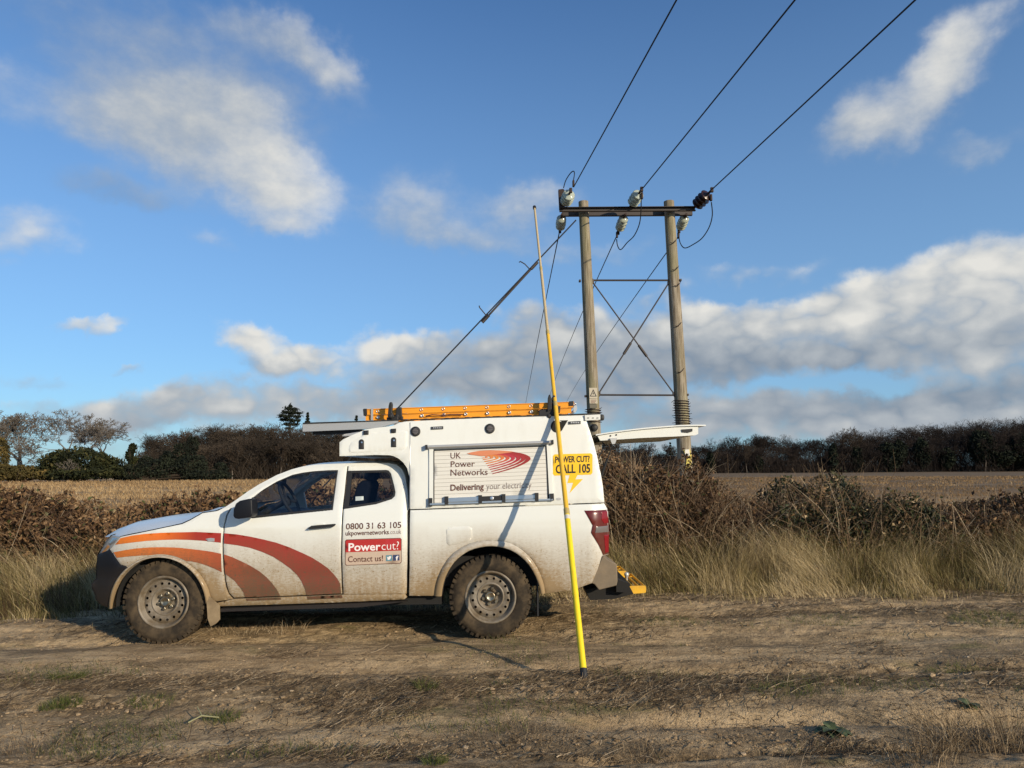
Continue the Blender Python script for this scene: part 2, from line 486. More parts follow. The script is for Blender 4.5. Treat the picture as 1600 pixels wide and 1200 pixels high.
def soil_fn(n, b):
    p = wpos(n)
    flat = n.mapping(p, scale=(1, 1.7, 1))
    big = n.noise(flat, 0.75, 4, 0.6)
    mid = n.noise(flat, 4.5, 6, 0.62)
    fine = n.noise(p, 38, 5, 0.65)
    grit = n.noise(p, 140, 3, 0.6)
    c = n.mix(n.ramp(mid, 0.30, 0.70), (0.345, 0.238, 0.124), (0.560, 0.405, 0.226))
    c = n.mix(n.ramp(big, 0.48, 0.72, 0, 0.6), c, (0.200, 0.140, 0.082))
    c = n.mix(n.ramp(fine, 0.52, 0.72, 0, 0.5), c, (0.60, 0.455, 0.28))
    c = n.mix(n.ramp(grit, 0.55, 0.66, 0, 0.8), c, (0.085, 0.056, 0.030))
    pit = n.noise(n.mapping(p, scale=(1, 1.5, 1)), 17, 5, 0.7)
    c = n.mix(n.ramp(pit, 0.56, 0.66, 0, 0.7), c, (0.095, 0.064, 0.036))
    # bands of trodden litter and dark humus between the wheel lanes
    s_ = n.n('ShaderNodeSeparateXYZ'); n.l(p, s_.inputs[0])
    yy = n.math('ADD', s_.outputs[1], n.math('MULTIPLY', n.math('SUBTRACT', n.noise(n.mapping(p, scale=(0.5, 1, 1)), 1.3, 5, 0.6), 0.5), 1.5))
    band = None
    for c0, w0, k0 in ((5.2, 0.42, 0.8), (3.95, 0.32, 0.8), (7.6, 0.34, 0.7), (8.75, 0.45, 0.9)):
        d0 = n.math('ABSOLUTE', n.math('SUBTRACT', yy, c0))
        b0 = n.ramp(d0, w0 * 1.25, w0 * 0.35, 0.0, k0)
        band = b0 if band is None else n.math('MAXIMUM', band, b0)
    band = n.math('MULTIPLY', band, n.ramp(n.noise(n.mapping(p, scale=(1, 1.6, 1), loc=(5, 5, 0)), 5.0, 6, 0.7), 0.40, 0.58))
    streak = n.noise(n.mapping(p, scale=(0.10, 1, 1)), 6.0, 5, 0.65)
    c = n.mix(n.ramp(streak, 0.50, 0.66, 0, 0.45), c, (0.16, 0.11, 0.064))
    c = n.mix(n.ramp(streak, 0.46, 0.34, 0, 0.45), c, (0.58, 0.42, 0.24))
    c = n.mix(band, c, n.mix(n.ramp(fine, 0.4, 0.65), (0.055, 0.038, 0.020), (0.175, 0.120, 0.060)))
    # matted dead grass lying in drifts
    mat_ = n.ramp(n.noise(n.mapping(p, scale=(1, 2.3, 1), loc=(3.1, 1.7, 0)), 1.1, 6, 0.68), 0.50, 0.60, 0, 0.75)
    straw = n.mix(n.ramp(n.noise(n.mapping(p, scale=(1, 2.8, 1), rot=(0, 0, 0.3)), 55, 3), 0.4, 0.65), (0.085, 0.062, 0.037), (0.30, 0.22, 0.125))
    c = n.mix(mat_, c, straw)
    gr = n.ramp(n.noise(n.mapping(p, scale=(0.8, 1.8, 1), loc=(7.7, 2.2, 0)), 0.9, 5, 0.6), 0.60, 0.72, 0, 0.55)
    c = n.mix(gr, c, (0.12, 0.125, 0.035))
    n.l(c, b.inputs['Base Color'])
    bm_ = n.n('ShaderNodeBump'); bm_.inputs['Strength'].default_value = 0.9; bm_.inputs['Distance'].default_value = 0.022
    hh = n.math('ADD', n.math('MULTIPLY', fine, 0.8), n.math('ADD', n.math('MULTIPLY', grit, 0.35), n.math('MULTIPLY', mid, 1.2)))
    n.l(hh, bm_.inputs['Height']); n.l(bm_.outputs[0], b.inputs['Normal'])
M_soil = mat('soil', rough=0.95, fn=soil_fn, spec=0.15)

def field_fn(n, b):
    p = wpos(n)
    st = n.mapping(p, scale=(0.35, 1, 1))
    a = n.noise(st, 0.16, 5, 0.6)
    c = n.mix(n.ramp(a, 0.35, 0.65), (0.30, 0.185, 0.085), (0.46, 0.31, 0.155))
    c = n.mix(n.ramp(n.noise(st, 0.9, 5, 0.65), 0.45, 0.7, 0, 0.6), c, (0.20, 0.135, 0.068))
    s2 = n.n('ShaderNodeSeparateXYZ'); n.l(p, s2.inputs[0])
    right = n.ramp(s2.outputs[0], 2, 26)
    far = n.math('MULTIPLY', right, n.ramp(s2.outputs[1], 22, 60))
    st2 = n.mapping(p, scale=(0.08, 1, 1))
    c = n.mix(n.ramp(n.noise(st2, 0.5, 6, 0.7), 0.45, 0.62, 0, 0.55), c, (0.15, 0.105, 0.06))
    c = n.mix(n.math('MULTIPLY', far, 0.8), c, (0.135, 0.098, 0.062))
    c = n.mix(n.ramp(n.noise(st2, 0.22, 6, 0.7), 0.52, 0.64, 0, 0.5), c, (0.30, 0.21, 0.12))
    n.l(c, b.inputs['Base Color'])
M_field = mat('dry_field', rough=0.95, fn=field_fn, spec=0.1)

EDGE = 10.4
track = sheet('dirt_track', spaced(-60, 60, -5.6, 5.9, 0.026), spaced(-12, EDGE, 3.3, 9.2, 0.024), hgt, M_soil)
tag(track, kind='structure')
def fz(x, y):
    t = sstep(EDGE, 13, y)
    return hgt(x, np.minimum(y, EDGE)) * (1 - t) + t * (0.02 + 0.25 * (fbm(x * 0.06, y * 0.06, 3) - 0.5) * sstep(13, 30, y))
field = sheet('field', spaced(-500, 500, -14, 14, 0.35, 1.15), np.concatenate([[EDGE], EDGE + 0.3 * (1.06 ** np.arange(1, 92) - 1) / 0.06 * 1.0]), fz, M_field)
tag(field, kind='structure')
ground = sheet('ground', np.array([-3000, -600, -60, 0, 60, 600, 3000.0]), np.array([-1500, -60, -12, 10.3, 400, 900, 3000.0]), lambda X, Y: np.full_like(X, -0.45), M_field)
tag(ground, kind='structure')

# ------------------------------------------------------------------ far trees
def branch_tree(seed, H, spread=0.5, trunk=0.25, levels=7, rmin=0.014, r0=None, up=0.15, kids=(2, 3), wig=0.28, wide=1.0):
    """segments of one leafless tree standing at the origin"""
    g = np.random.default_rng(seed)
    A = []; B = []; RA = []; RB = []
    r0 = r0 or H * 0.022
    def limb(p, d, ln, r, lv):
        n = 3 if lv > 1 else 2
        q = p
        for i in range(n):
            d = unit(d + g.normal(size=3) * wig * (0.35 + 0.65 * (levels - lv) / levels) + np.array([0, 0, up * 0.35]))
            e = q + d * ln / n
            rr = r * (1 - 0.16)
            A.append(q); B.append(e); RA.append(max(r, rmin)); RB.append(max(rr, rmin))
            r = rr; q = e
            if lv <= 4 and i < n - 1 and g.random() < 0.75 and lv > 0:
                sd = unit(d + g.normal(size=3) * 0.9)
                limb(q, sd, ln * g.uniform(0.4, 0.65), r * 0.5, lv - 2 if lv > 2 else 0)
        if lv <= 0: return
        k = g.integers(kids[0], kids[1] + 1)
        az0 = g.uniform(0, 2 * math.pi)
        for j in range(k):
            a = az0 + 2 * math.pi * j / k + g.uniform(-0.5, 0.5)
            ref = np.array([0, 0, 1.0]) if abs(d[2]) < 0.9 else np.array([1.0, 0, 0])
            s1 = unit(np.cross(d, ref)); s2 = np.cross(d, s1)
            th = spread * g.uniform(0.65, 1.35)
            nd = d * math.cos(th) + (s1 * math.cos(a) + s2 * math.sin(a)) * math.sin(th)
            limb(q, nd, ln * g.uniform(0.66, 0.86), r * (0.78 if j == 0 else g.uniform(0.5, 0.7)), lv - 1)
    limb(np.zeros(3), np.array([g.normal() * 0.05, g.normal() * 0.05, 1.0]), H * trunk, r0, levels)
    A, B = np.array(A), np.array(B)
    k = H / B[:, 2].max()
    sc = np.array([wide, wide, 1.0]) * k
    return A * sc, B * sc, np.array(RA), np.array(RB)

M_bark = mat('grey_bark', (0.155, 0.132, 0.108), 0.9, fn=None, spec=0.1)
M_bark_dark = mat('dark_bark', (0.05, 0.038, 0.028), 0.9, spec=0.1)
M_birch = mat('birch_bark', (0.17, 0.145, 0.12), 0.85, spec=0.1)
M_wood = tinted('wood_twigs', [(0, (0.030, 0.025, 0.020)), (0.6, (0.062, 0.048, 0.036)), (0.9, (0.105, 0.082, 0.060)), (1, (0.24, 0.20, 0.155))], 0.95, spec=0.05)
M_ever = tinted('evergreen_leaves', [(0, (0.012, 0.015, 0.007)), (0.5, (0.028, 0.032, 0.011)), (0.8, (0.060, 0.056, 0.019)), (1, (0.10, 0.082, 0.034))], 0.8, spec=0.15)
M_conifer = tinted('conifer_needles', [(0, (0.010, 0.013, 0.010)), (1, (0.028, 0.034, 0.020))], 0.85, spec=0.1)
M_gold = tinted('golden_twigs', [(0, (0.05, 0.042, 0.016)), (0.6, (0.10, 0.075, 0.026)), (1, (0.19, 0.13, 0.045))], 0.9, spec=0.1)

def tree_thing(name, label, cat, base, seg, split_r, mtr, mcr, group=None, sides=4):
    """trunk and limbs as one part, the fine crown as another"""
    A, B, RA, RB = seg
    t = thing(name, label, cat, base, group)
    o = np.array(base)
    k = RA >= split_r
    for nm, s, m_ in (('trunk', k, mtr), ('crown', ~k, mcr)):
        if s.sum() == 0: continue
        V, Fc = seg_arrays(A[s] + o, B[s] + o, RA[s], RB[s], rng, sides if nm == 'trunk' else 3)
        np_mesh(nm, V, Fc, m_, t, smooth=True)
    return t

def far_pt(px, py, Y):
    p = at(px, py, Y); return (p.x, Y, -0.1)
DL = 122.0
def htop(px, py, Y): return at(px, py, Y).z + 0.1
# bare oaks at the left edge
spec_oaks = [
    (-20, 646, 118, 21, 0.52, 'bare oak at the edge of the wood, cut by the left side of the photo', 0.5),
    (40, 640, 124, 36, 0.52, 'wide bare oak left of the dark green thicket, its low limb leaning out', 0.55),
    (132, 641, 126, 49, 0.50, 'bare spreading oak rising directly above the dark green thicket', 0.5),
    (178, 655, 134, 58, 0.46, 'slimmer bare oak between the dark thicket and the ivy-clad trunk', 0.5),
]
for (px, top, Y, sd, sp, lab, up) in spec_oaks:
    seg = branch_tree(sd, htop(px, top, Y), spread=sp, trunk=0.20, levels=8, rmin=0.030, r0=0.75, up=0.17, wig=0.32, kids=(2, 3), wide=1.22)
    tree_thing('oak_tree', lab, 'tree', far_pt(px, top, Y), seg, 0.085, M_bark, M_bark, 'bare oaks at the edge of the wood')

def crown_leaves(c, r, n, size, g, hollow=0.55):
    d = unit(g.normal(size=(n, 3)))
    rr = g.uniform(hollow, 1.0, (n, 1)) ** 0.7
    lump = 0.72 + 0.5 * fbm(d[:, 0] * 3 + 5 + c[0], d[:, 2] * 3 + d[:, 1] * 2 + 9, 3)[:, None]
    return np.array(c) + d * rr * lump * np.array(r)
def bush_thing(name, label, cat, blobs, size, n, m, group=None, trunk_r=0.12, seed=1):
    g = np.random.default_rng(seed)
    base = (blobs[0][0][0], blobs[0][0][1], -0.1)
    t = thing(name, label, cat, base, group)
    Ps = []
    tot = sum(b[1][0] * b[1][2] for b in blobs)
    for (c, r) in blobs:
        Ps.append(crown_leaves(c, r, int(n * r[0] * r[2] / tot), size, g))
    P = np.concatenate(Ps); P = P[P[:, 2] > -0.1]
    V, Fc = leaf_arrays(P, size, g)
    lum = fbm(P[:, 0] * 0.9, P[:, 2] * 1.1 + P[:, 1], 3)
    np_mesh('crown', V, Fc, m, t, tint=np.clip((lum - 0.3) * 1.7 + g.normal(size=len(P)) * 0.16, 0, 1))
    A = []; B = []
    for (c, r) in blobs:
        for j in range(5):
            A.append((blobs[0][0][0], blobs[0][0][1], -0.1)); B.append((c[0] + g.normal() * r[0] * 0.4, c[1] + g.normal() * 0.4, c[2] + g.uniform(-0.2, 0.4) * r[2]))
    V, Fc = seg_arrays(A, B, np.full(len(A), trunk_r), np.full(len(A), trunk_r * 0.4), g)
    np_mesh('trunk', V, Fc, M_bark_dark, t)
    return t
def blob(px, py, Y, wpx, hpx):
    p = at(px, py, Y); k = Y / F
    return ((p.x, p.y, p.z), (wpx * k, wpx * k * 0.8, hpx * k))
bush_thing('evergreen_thicket', 'rounded dark green thicket under the bare oaks', 'bush', [blob(125, 722, 112, 55, 24), blob(95, 725, 113, 32, 22), blob(165, 730, 112, 30, 18), blob(70, 738, 111, 26, 12), blob(130, 740, 110, 60, 10)], 0.34, 9000, M_ever, seed=4)
bush_thing('hedge_bush', 'low olive bushes along the field edge below the leftmost oaks', 'bush', [blob(30, 738, 110, 36, 12), blob(-20, 736, 110, 40, 14), blob(75, 742, 110, 30, 8)], 0.3, 5000, M_gold, seed=5)
bush_thing('willow_tree', 'golden-brown willow at the very left of the far hedgerow', 'tree', [blob(-8, 712, 108, 24, 34), blob(2, 738, 107, 20, 14)], 0.22, 5200, M_gold, seed=6)
bush_thing('ivy_tree', 'narrow ivy-clad tree standing between the bare oaks and the brown wood', 'tree', [blob(207, 701, 118, 6, 9), blob(202, 712, 118, 6, 9), blob(209, 724, 118, 8, 12), blob(203, 736, 118, 10, 8)], 0.3, 2200, M_ever, seed=7)
bush_thing('evergreen_bush', 'dark evergreen shrubs at the foot of the wood right of the thicket', 'bush', [blob(195, 738, 115, 34, 13), blob(245, 734, 117, 32, 17), blob(262, 720, 118, 14, 16), blob(300, 730, 117, 26, 20), blob(325, 742, 117, 40, 9), blob(283, 708, 120, 13, 18), blob(301, 696, 121, 10, 16), blob(228, 722, 118, 12, 10), blob(345, 733, 118, 12, 12)], 0.26, 10000, M_conifer, seed=8)
shrub = branch_tree(91, 3.6, spread=0.6, trunk=0.1, levels=6, rmin=0.02, up=0.1)
tree_thing('pale_shrub', 'small pale grey bare shrub in front of the dark green thicket', 'shrub', far_pt(108, 735, 108), shrub, 0.05, M_birch, M_birch)

def conifer(label, px, top, Y, wpx, seed, base_py=None):
    g = np.random.default_rng(seed)
    b = far_pt(px, top, Y); H = htop(px, top, Y); k = Y / F
    t = thing('pine_tree', label, 'tree', b, 'conifers above the wood')
    mb = MB(); mb.tube([(b[0], Y, -0.1), (b[0] + 0.1, Y, H * 0.6), (b[0], Y, H - 0.2)], [0.25, 0.14, 0.03], 6)
    mb.build('trunk', M_bark_dark, t)
    P = []
    rows = 14; low = H - 62 * k
    for i in range(rows):
        zz = H - (i / rows) ** 1.05 * (H - low)
        rad_ = wpx * k * (0.16 + 0.95 * (i / rows) ** 0.9) * g.uniform(0.75, 1.2)
        nb = 7
        for j in range(nb):
            a = g.uniform(0, 2 * math.pi); L_ = rad_ * g.uniform(0.55, 1.1)
            m_ = int(60)
            s = g.uniform(0.08, 1, m_)
            q = np.stack([b[0] + np.cos(a) * L_ * s, Y + np.sin(a) * L_ * s, zz + 0.10 * L_ * s - 0.42 * L_ * s ** 2 + g.normal(size=m_) * 0.05], 1)
            q += g.normal(size=q.shape) * 0.10 * (1.2 - s[:, None])
            P.append(q)
    P = np.concatenate(P)
    V, Fc = leaf_arrays(P, 0.20, g, long=1.8)
    np_mesh('crown', V, Fc, M_conifer, t, tint=g.random(len(P)))
    return t
def broad_pine(label, px, top, Y, seed):
    g = np.random.default_rng(seed)
    b = far_pt(px, top, Y); H = htop(px, top, Y); k = Y / F
    t = thing('pine_tree', label, 'tree', b, 'conifers above the wood')
    mb = MB(); mb.tube([(b[0], Y, -0.1), (b[0] + 0.15, Y, H * 0.5), (b[0] - 0.05, Y, H * 0.8), (b[0], Y, H - 0.3)], [0.3, 0.22, 0.13, 0.03], 6)
    P = []
    # layered boughs: (dx px, dy px below the tip, half width px)
    for dx, dy, hw in ((0, 1, 3), (-3, 5, 6), (5, 7, 7), (-8, 11, 7), (3, 12, 8), (12, 12, 5), (-12, 17, 6), (-2, 18, 9), (10, 18, 7), (-9, 23, 7), (4, 24, 9), (13, 24, 4), (-4, 30, 8), (7, 30, 6), (0, 37, 6)):
        n_ = int(34 * hw); c = np.array([b[0] + dx * k, Y + g.normal() * 0.6, H - dy * k])
        mb.tube([(b[0], Y, c[2] - 0.5), tuple(c)], [0.06, 0.03], 4)
        d = g.normal(size=(n_, 3)) * np.array([hw * k * 0.5, hw * k * 0.5, 0.17])
        d[:, 2] += 0.10 * np.abs(d[:, 0])
        P.append(c + d)
    mb.build('trunk', M_bark_dark, t)
    P = np.concatenate(P); V, Fc = leaf_arrays(P, 0.22, g, long=1.9)
    np_mesh('crown', V, Fc, M_conifer, t, tint=g.random(len(P)))
broad_pine('tallest dark pine standing above the wood behind the truck bonnet', 454, 634, 150, 1)
conifer('small spire of a pine above the wood, just right of the tallest pine', 481, 647, 155, 9, 2)
conifer('small pine tip showing under the front of the roof rack', 557, 652, 160, 10, 3)
conifer('dark pointed conifer in the distant wood seen under the raised hatch', 1047, 693, 215, 8, 5)

# the woods: brown leafless trees packed too close to tell apart
def tree_mass(name, label, spots, variants, seed, m, leaf_n, floor_h):
    g = np.random.default_rng(seed)
    Vs = []; Fs = []; T = []; off = 0
    for (x, y, H) in spots:
        A, B, RA, RB = variants[g.integers(len(variants))]
        a = g.uniform(0, 2 * math.pi); ca, sa = math.cos(a), math.sin(a)
        R = np.array([[ca, -sa, 0], [sa, ca, 0], [0, 0, 1.0]])
        k = H; o = np.array([x, y, -0.1])
        wx = g.uniform(0.85, 1.2)
        D_ = np.array([k * wx, k * wx, k])
        V, Fc = seg_arrays(A @ R.T * D_ + o, B @ R.T * D_ + o, RA, RB, g, 3)
        base = g.uniform(0.05, 0.75)
        thick = np.repeat(RA > 0.06, 3)
        t = np.clip(base + g.normal(size=len(Fc)) * 0.12 + np.where(thick, 0.15, 0), 0, 0.93)
        if g.random() < 0.10: t = np.where(thick, 1.0, t)
        Vs.append(V); Fs.append(Fc + off); T.append(t); off += len(V)
    # tangled scrub between the stems
    xs = np.array([s[0] for s in spots]); ys = np.array([s[1] for s in spots]); hs = np.array([s[2] for s in spots])
    idx = g.integers(0, len(spots), leaf_n)
    P = np.stack([xs[idx] + g.normal(size=leaf_n) * 2.2, ys[idx] + g.normal(size=leaf_n) * 1.5, hs[idx] * floor_h * g.random(leaf_n) ** 1.25], 1)
    up = np.stack([g.normal(size=leaf_n) * 0.45, g.normal(size=leaf_n) * 0.45, np.ones(leaf_n)], 1)
    V, Fc = seg_arrays(P, P + up * g.uniform(0.5, 2.0, (leaf_n, 1)), g.uniform(0.02, 0.055, leaf_n), np.full(leaf_n, 0.012), g, 3)
    Vs.append(V); Fs.append(Fc + off); T.append(np.repeat(np.clip(xs[idx] * 0 + 0.35 + fbm(P[:, 0] * 0.15, P[:, 2] * 0.2, 3) * 0.4 - 0.2 + g.normal(size=leaf_n) * 0.12, 0, 0.9), 3))
    o = np_mesh(name, np.concatenate(Vs), np.concatenate(Fs), m, tint=np.concatenate(T), origin=(float(xs.mean()), float(ys.mean()), 0))
    return tag(o, label, 'wood', kind='stuff')
variants = []
for i in range(6):
    A, B, RA, RB = branch_tree(200 + i, 1.0, spread=0.42 + 0.04 * i, trunk=0.30, levels=7, rmin=0.020, r0=0.21, up=0.25, wig=0.3, wide=1.15)
    variants.append((A, B, RA, RB))
g = np.random.default_rng(5)
spots = []
def skyline(px, pts): return np.interp(px, [p[0] for p in pts], [p[1] for p in pts])
LEFT = [(205, 700), (230, 690), (250, 677), (300, 672), (340, 668), (400, 664), (470, 663), (560, 668), (640, 665), (800, 665), (960, 690)]
for row, Y in enumerate((126, 133, 141, 150)):
    for px in np.arange(222 + row * 5, 960, 20.0):
        px = px + g.normal() * 3.5
        t = skyline(px, LEFT) - 7 + g.random() ** 1.5 * 22 + (26, 16, 0, 0)[row]
        spots.append((at(px, 740, Y).x, Y + g.normal() * 1.2, htop(px, t, Y)))
tree_mass('woodland', 'brown leafless wood behind the bonnet and cab of the truck', spots, variants, 6, M_wood, 52000, 0.58)
RIGHT = [(930, 700), (1000, 694), (1060, 704), (1100, 700), (1130, 688), (1165, 682), (1230, 684), (1270, 694), (1310, 683), (1340, 676), (1420, 672), (1490, 662), (1520, 656), (1600, 656), (1700, 652), (1800, 660)]
spots = []
for row, Y in enumerate((196, 206, 217, 230)):
    for px in np.arange(925 + row * 4, 1800, 15.0):
        px = px + g.normal() * 3
        t = skyline(px, RIGHT) - 8 + g.random() ** 1.5 * 22 + (24, 15, 0, 0)[row]
        spots.append((at(px, 735, Y).x, Y + g.normal() * 1.5, htop(px, t, Y)))
M_wood2 = tinted('far_wood_twigs', [(0, (0.020, 0.017, 0.016)), (0.6, (0.038, 0.029, 0.024)), (0.9, (0.06, 0.047, 0.038)), (1, (0.12, 0.10, 0.085))], 0.95, spec=0.05)
tree_mass('woodland', 'dark distant wood across the field at the right of the photo', spots, variants, 7, M_wood2, 80000, 0.60)
seg = branch_tree(72, htop(1318, 669, 205), spread=0.55, trunk=0.3, levels=7, rmin=0.035, r0=0.35, up=0.15, wig=0.3)
tree_thing('oak_tree', 'single bare tree rising in the dip of the right-hand wood skyline', 'tree', far_pt(1315, 669, 194), seg, 0.1, M_bark_dark, M_bark_dark)
for (px, top, Y, lab) in ((1165, 690, 192, 'pale slender birch at the front of the distant right-hand wood'), (440, 690, 121, 'pale birch stem nearest the tall pine, in front of the brown wood'), (365, 690, 121, 'pale birch stem in front of the brown wood left of the pine')):
    seg = branch_tree(int(px), htop(px, top, Y), spread=0.35, trunk=0.36, levels=6, rmin=0.028, r0=0.10, up=0.3, wig=0.2)
    tree_thing('birch_tree', lab, 'tree', far_pt(px, top, Y), seg, 0.045, M_birch, M_bark_dark)
ev = []
for px, py, w_, h_ in ((1390, 714, 20, 22), (1405, 704, 12, 16), (1440, 708, 12, 24), (1535, 700, 20, 26), (1560, 712, 26, 18), (1598, 706, 22, 28), (1302, 715, 7, 22), (1110, 722, 6, 16), (1340, 718, 9, 20), (1185, 724, 8, 12), (1480, 716, 12, 16)):
    c, r = blob(px, py, 193, w_, h_); ev.append(crown_leaves(c, r, int(500 + 4.5 * w_ * h_), 0.5, rng))
P = np.concatenate(ev); P = P[P[:, 2] > -0.1]; V, Fc = leaf_arrays(P, 0.42, rng, long=2.2)
tag(np_mesh('evergreen_belt', V, Fc, M_conifer, tint=rng.random(len(P)), origin=(60.0, 193.0, 0)), 'near-black evergreens along the front of the right-hand wood', 'trees', kind='stuff')

# ------------------------------------------------------------------ hedge of brambles
M_bleaf = tinted('bramble_leaves', [(0, (0.045, 0.024, 0.013)), (0.3, (0.115, 0.064, 0.031)), (0.6, (0.21, 0.122, 0.057)), (0.82, (0.32, 0.205, 0.105)), (0.95, (0.46, 0.33, 0.19)), (1, (0.07, 0.08, 0.026))], 0.7, 0.18, 0.25)
M_gleaf = tinted('dark_bramble_leaves', [(0, (0.012, 0.018, 0.007)), (0.4, (0.055, 0.062, 0.020)), (0.6, (0.13, 0.08, 0.035)), (0.85, (0.25, 0.15, 0.07)), (1, (0.40, 0.29, 0.16))], 0.6, 0.15, 0.3)
M_stem = tinted('dry_stems', [(0, (0.075, 0.046, 0.027)), (0.6, (0.20, 0.135, 0.08)), (1, (0.46, 0.37, 0.25))], 0.85, spec=0.15)
def hedge_thing(name, label, pts, Yc, depth, n, size, m, seed, stems=900, pale=0.0, cat='hedge'):
    """pts: outline of the hedge top, in photo pixels, seen at distance Yc"""
    g = np.random.default_rng(seed)
    tp = [at(px, py, Yc) for px, py in pts]
    X = np.array([p.x for p in tp]); Z = np.array([p.z for p in tp])
    x = g.uniform(X.min(), X.max(), n)
    y = Yc + (g.random(n) - 0.5) * depth
    dome = 1 - 0.22 * (np.abs(y - Yc) / (depth / 2)) ** 2.2
    top = np.interp(x, X, Z) * dome * (0.52 + 0.85 * fbm(x * 1.9, y * 1.6 + seed, 3))
    t = g.random(n) ** 0.62
    z = 0.08 + (top - 0.08) * t + np.abs(g.normal(size=n)) * 0.05 * (t > 0.86)
    spray = g.random(n) < 0.02
    z = np.where(spray, top + g.exponential(0.035, n), z)
    P = np.stack([x, y, z], 1)
    V, Fc = leaf_arrays(P, size, g)
    patch = fbm(x * 1.6, z * 2.2 + y, 3)
    ti = np.clip(0.06 + 1.25 * (patch - 0.28) + g.normal(size=n) * 0.22, 0, 0.97)
    ti = np.where(g.random(n) < 0.05, 1.0, ti)
    base = (float(X.mean()), Yc, 0.0)
    o = np_mesh(name, V, Fc, m, tint=ti, origin=base)
    tag(o, label, cat)
    # arching stems
    A = []; B = []; RA = []; RB = []; T = []
    for i in range(stems):
        x0 = g.uniform(X.min(), X.max()); y0 = Yc + (g.random() - 0.55) * depth
        hh = float(np.interp(x0, X, Z)) * g.uniform(0.65, 1.14)
        q = np.array([x0, y0, 0.05]); d = np.array([g.normal() * 0.32, g.normal() * 0.25, 1.0])
        bend = np.array([g.normal() * 0.3, g.normal() * 0.2, -0.22])
        c = g.random() * 0.6 + (0.4 if g.random() < 0.35 else 0)
        r = g.uniform(0.003, 0.0065)
        for k in range(5):
            e = q + unit(d) * hh / 5
            A.append(q); B.append(e); RA.append(r); RB.append(r * 0.85); T.append(c)
            q = e; r *= 0.85; d = d + bend * 0.5
            if k > 1 and g.random() < 0.5:
                e2 = q + unit(d + g.normal(size=3) * 0.7) * hh * 0.18
                A.append(q); B.append(e2); RA.append(r * 0.7); RB.append(r * 0.4); T.append(c)
    V, Fc = seg_arrays(A, B, RA, RB, g, 3)
    np_mesh('stem', V, Fc, M_stem, o, tint=np.repeat(np.clip(T, 0, 1), 3))
    return o
hedge_thing('bramble_hedge', 'brown bramble hedge left of the truck, below the far oaks', [(-260, 760), (-60, 764), (60, 772), (130, 788), (230, 796), (330, 792), (430, 786)], 11.2, 2.0, 64000, 0.050, M_bleaf, 21, 1500)
hedge_thing('bramble_hedge', 'stretch of brown bramble hedge seen through the cab windows', [(431, 786), (520, 760), (600, 748), (720, 742), (830, 738), (930, 730)], 11.2, 1.7, 34000, 0.056, M_bleaf, 22, 500)
hedge_thing('bramble_thicket', 'tall rust-brown bramble thicket between truck tail and right pole', [(931, 716), (980, 720), (1040, 732), (1066, 742), (1090, 742), (1125, 762), (1160, 790), (1205, 806)], 11.0, 2.0, 36000, 0.043, M_bleaf, 23, 2200)
hedge_thing('bramble_bush', 'dark green and brown bush standing in the verge right of the utility pole', [(1170, 812), (1200, 782), (1230, 755), (1270, 744), (1320, 746), (1360, 758), (1400, 780), (1430, 800)], 10.8, 1.9, 24000, 0.043, M_gleaf, 24, 1000, cat='bush')
hedge_thing('bramble_hedge', 'low straggling brambles at the right edge of the photo', [(1395, 790), (1440, 784), (1500, 790), (1560, 776), (1640, 774), (1760, 780), (1900, 775)], 11.0, 1.8, 30000, 0.046, M_bleaf, 25, 1700)

# ------------------------------------------------------------------ grass of the verge and field
M_grass = tinted('dry_grass', [(0, (0.10, 0.062, 0.030)), (0.12, (0.085, 0.080, 0.024)), (0.3, (0.19, 0.155, 0.055)), (0.6, (0.35, 0.268, 0.128)), (1, (0.57, 0.45, 0.26))], 0.8, 0.22, 0.2)
g = np.random.default_rng(31)
def verge_front(x):      # where the grass gives way to the track
    return 8.75 + 0.42 * (fbm(x * 0.9, x * 0 + 4.0, 4) - 0.5) * 2 - 0.75 * sstep(-2.5, -4.5, x) - 0.15 * np.clip(x - 4, 0, 4) * 0.3
n = 150000
x = g.uniform(-11, 11, n); f0 = verge_front(x)
u = g.random(n) ** 1.15
y = f0 + u * (11.0 - f0)
stray = g.random(n) < 0.05; y = np.where(stray, f0 - g.exponential(0.16, n), y)
cl = fbm(x * 1.5, y * 2.5, 3)
keep = g.random(n) < np.clip((cl - 0.18) * 2.6, 0.08, 1)
x, y, u, cl, stray = x[keep], y[keep], u[keep], cl[keep], stray[keep]; n = len(x)
u = np.where(stray, 0.0, u)
h = (0.12 + 0.52 * np.clip(u * 3.0, 0, 1)) * g.uniform(0.35, 1.3, n) * (0.55 + 0.9 * fbm(x * 2.3 + 9, y * 3, 3)) * np.where(x < -2.8, 0.85, 1.0)
P = np.stack([x, y, hgt(x, np.minimum(y, EDGE)) - 0.01], 1)
cx_ = fbm(x * 1.9 + 40, y * 2.2, 3) - 0.5; cy_ = fbm(x * 1.9 + 80, y * 2.2 + 5, 3) - 0.5
brk = g.random(n) < 0.16
lean = np.stack([h * (-0.22 + cx_ * 1.5 + g.normal(0, 0.30, n) * np.where(brk, 3.0, 1)), h * (-0.15 + cy_ * 1.3 + g.normal(0, 0.28, n) * np.where(brk, 2.5, 1)), -h * np.where(brk, 0.45, 0.0)], 1)
V, Fc, k = blade_arrays(P, h, np.where(g.random(n) < 0.12, g.uniform(0.008, 0.013, n), g.uniform(0.003, 0.0075, n)), lean, g)
ti = np.clip(0.40 + 1.35 * (fbm(x * 1.1 + 3, y * 1.3, 3) - 0.42) * 2 + g.normal(size=n) * 0.27 - 0.36 * sstep(-2.6, -3.6, x), 0, 1)  # left end greener, its darker tint partly truck shade put into the colour
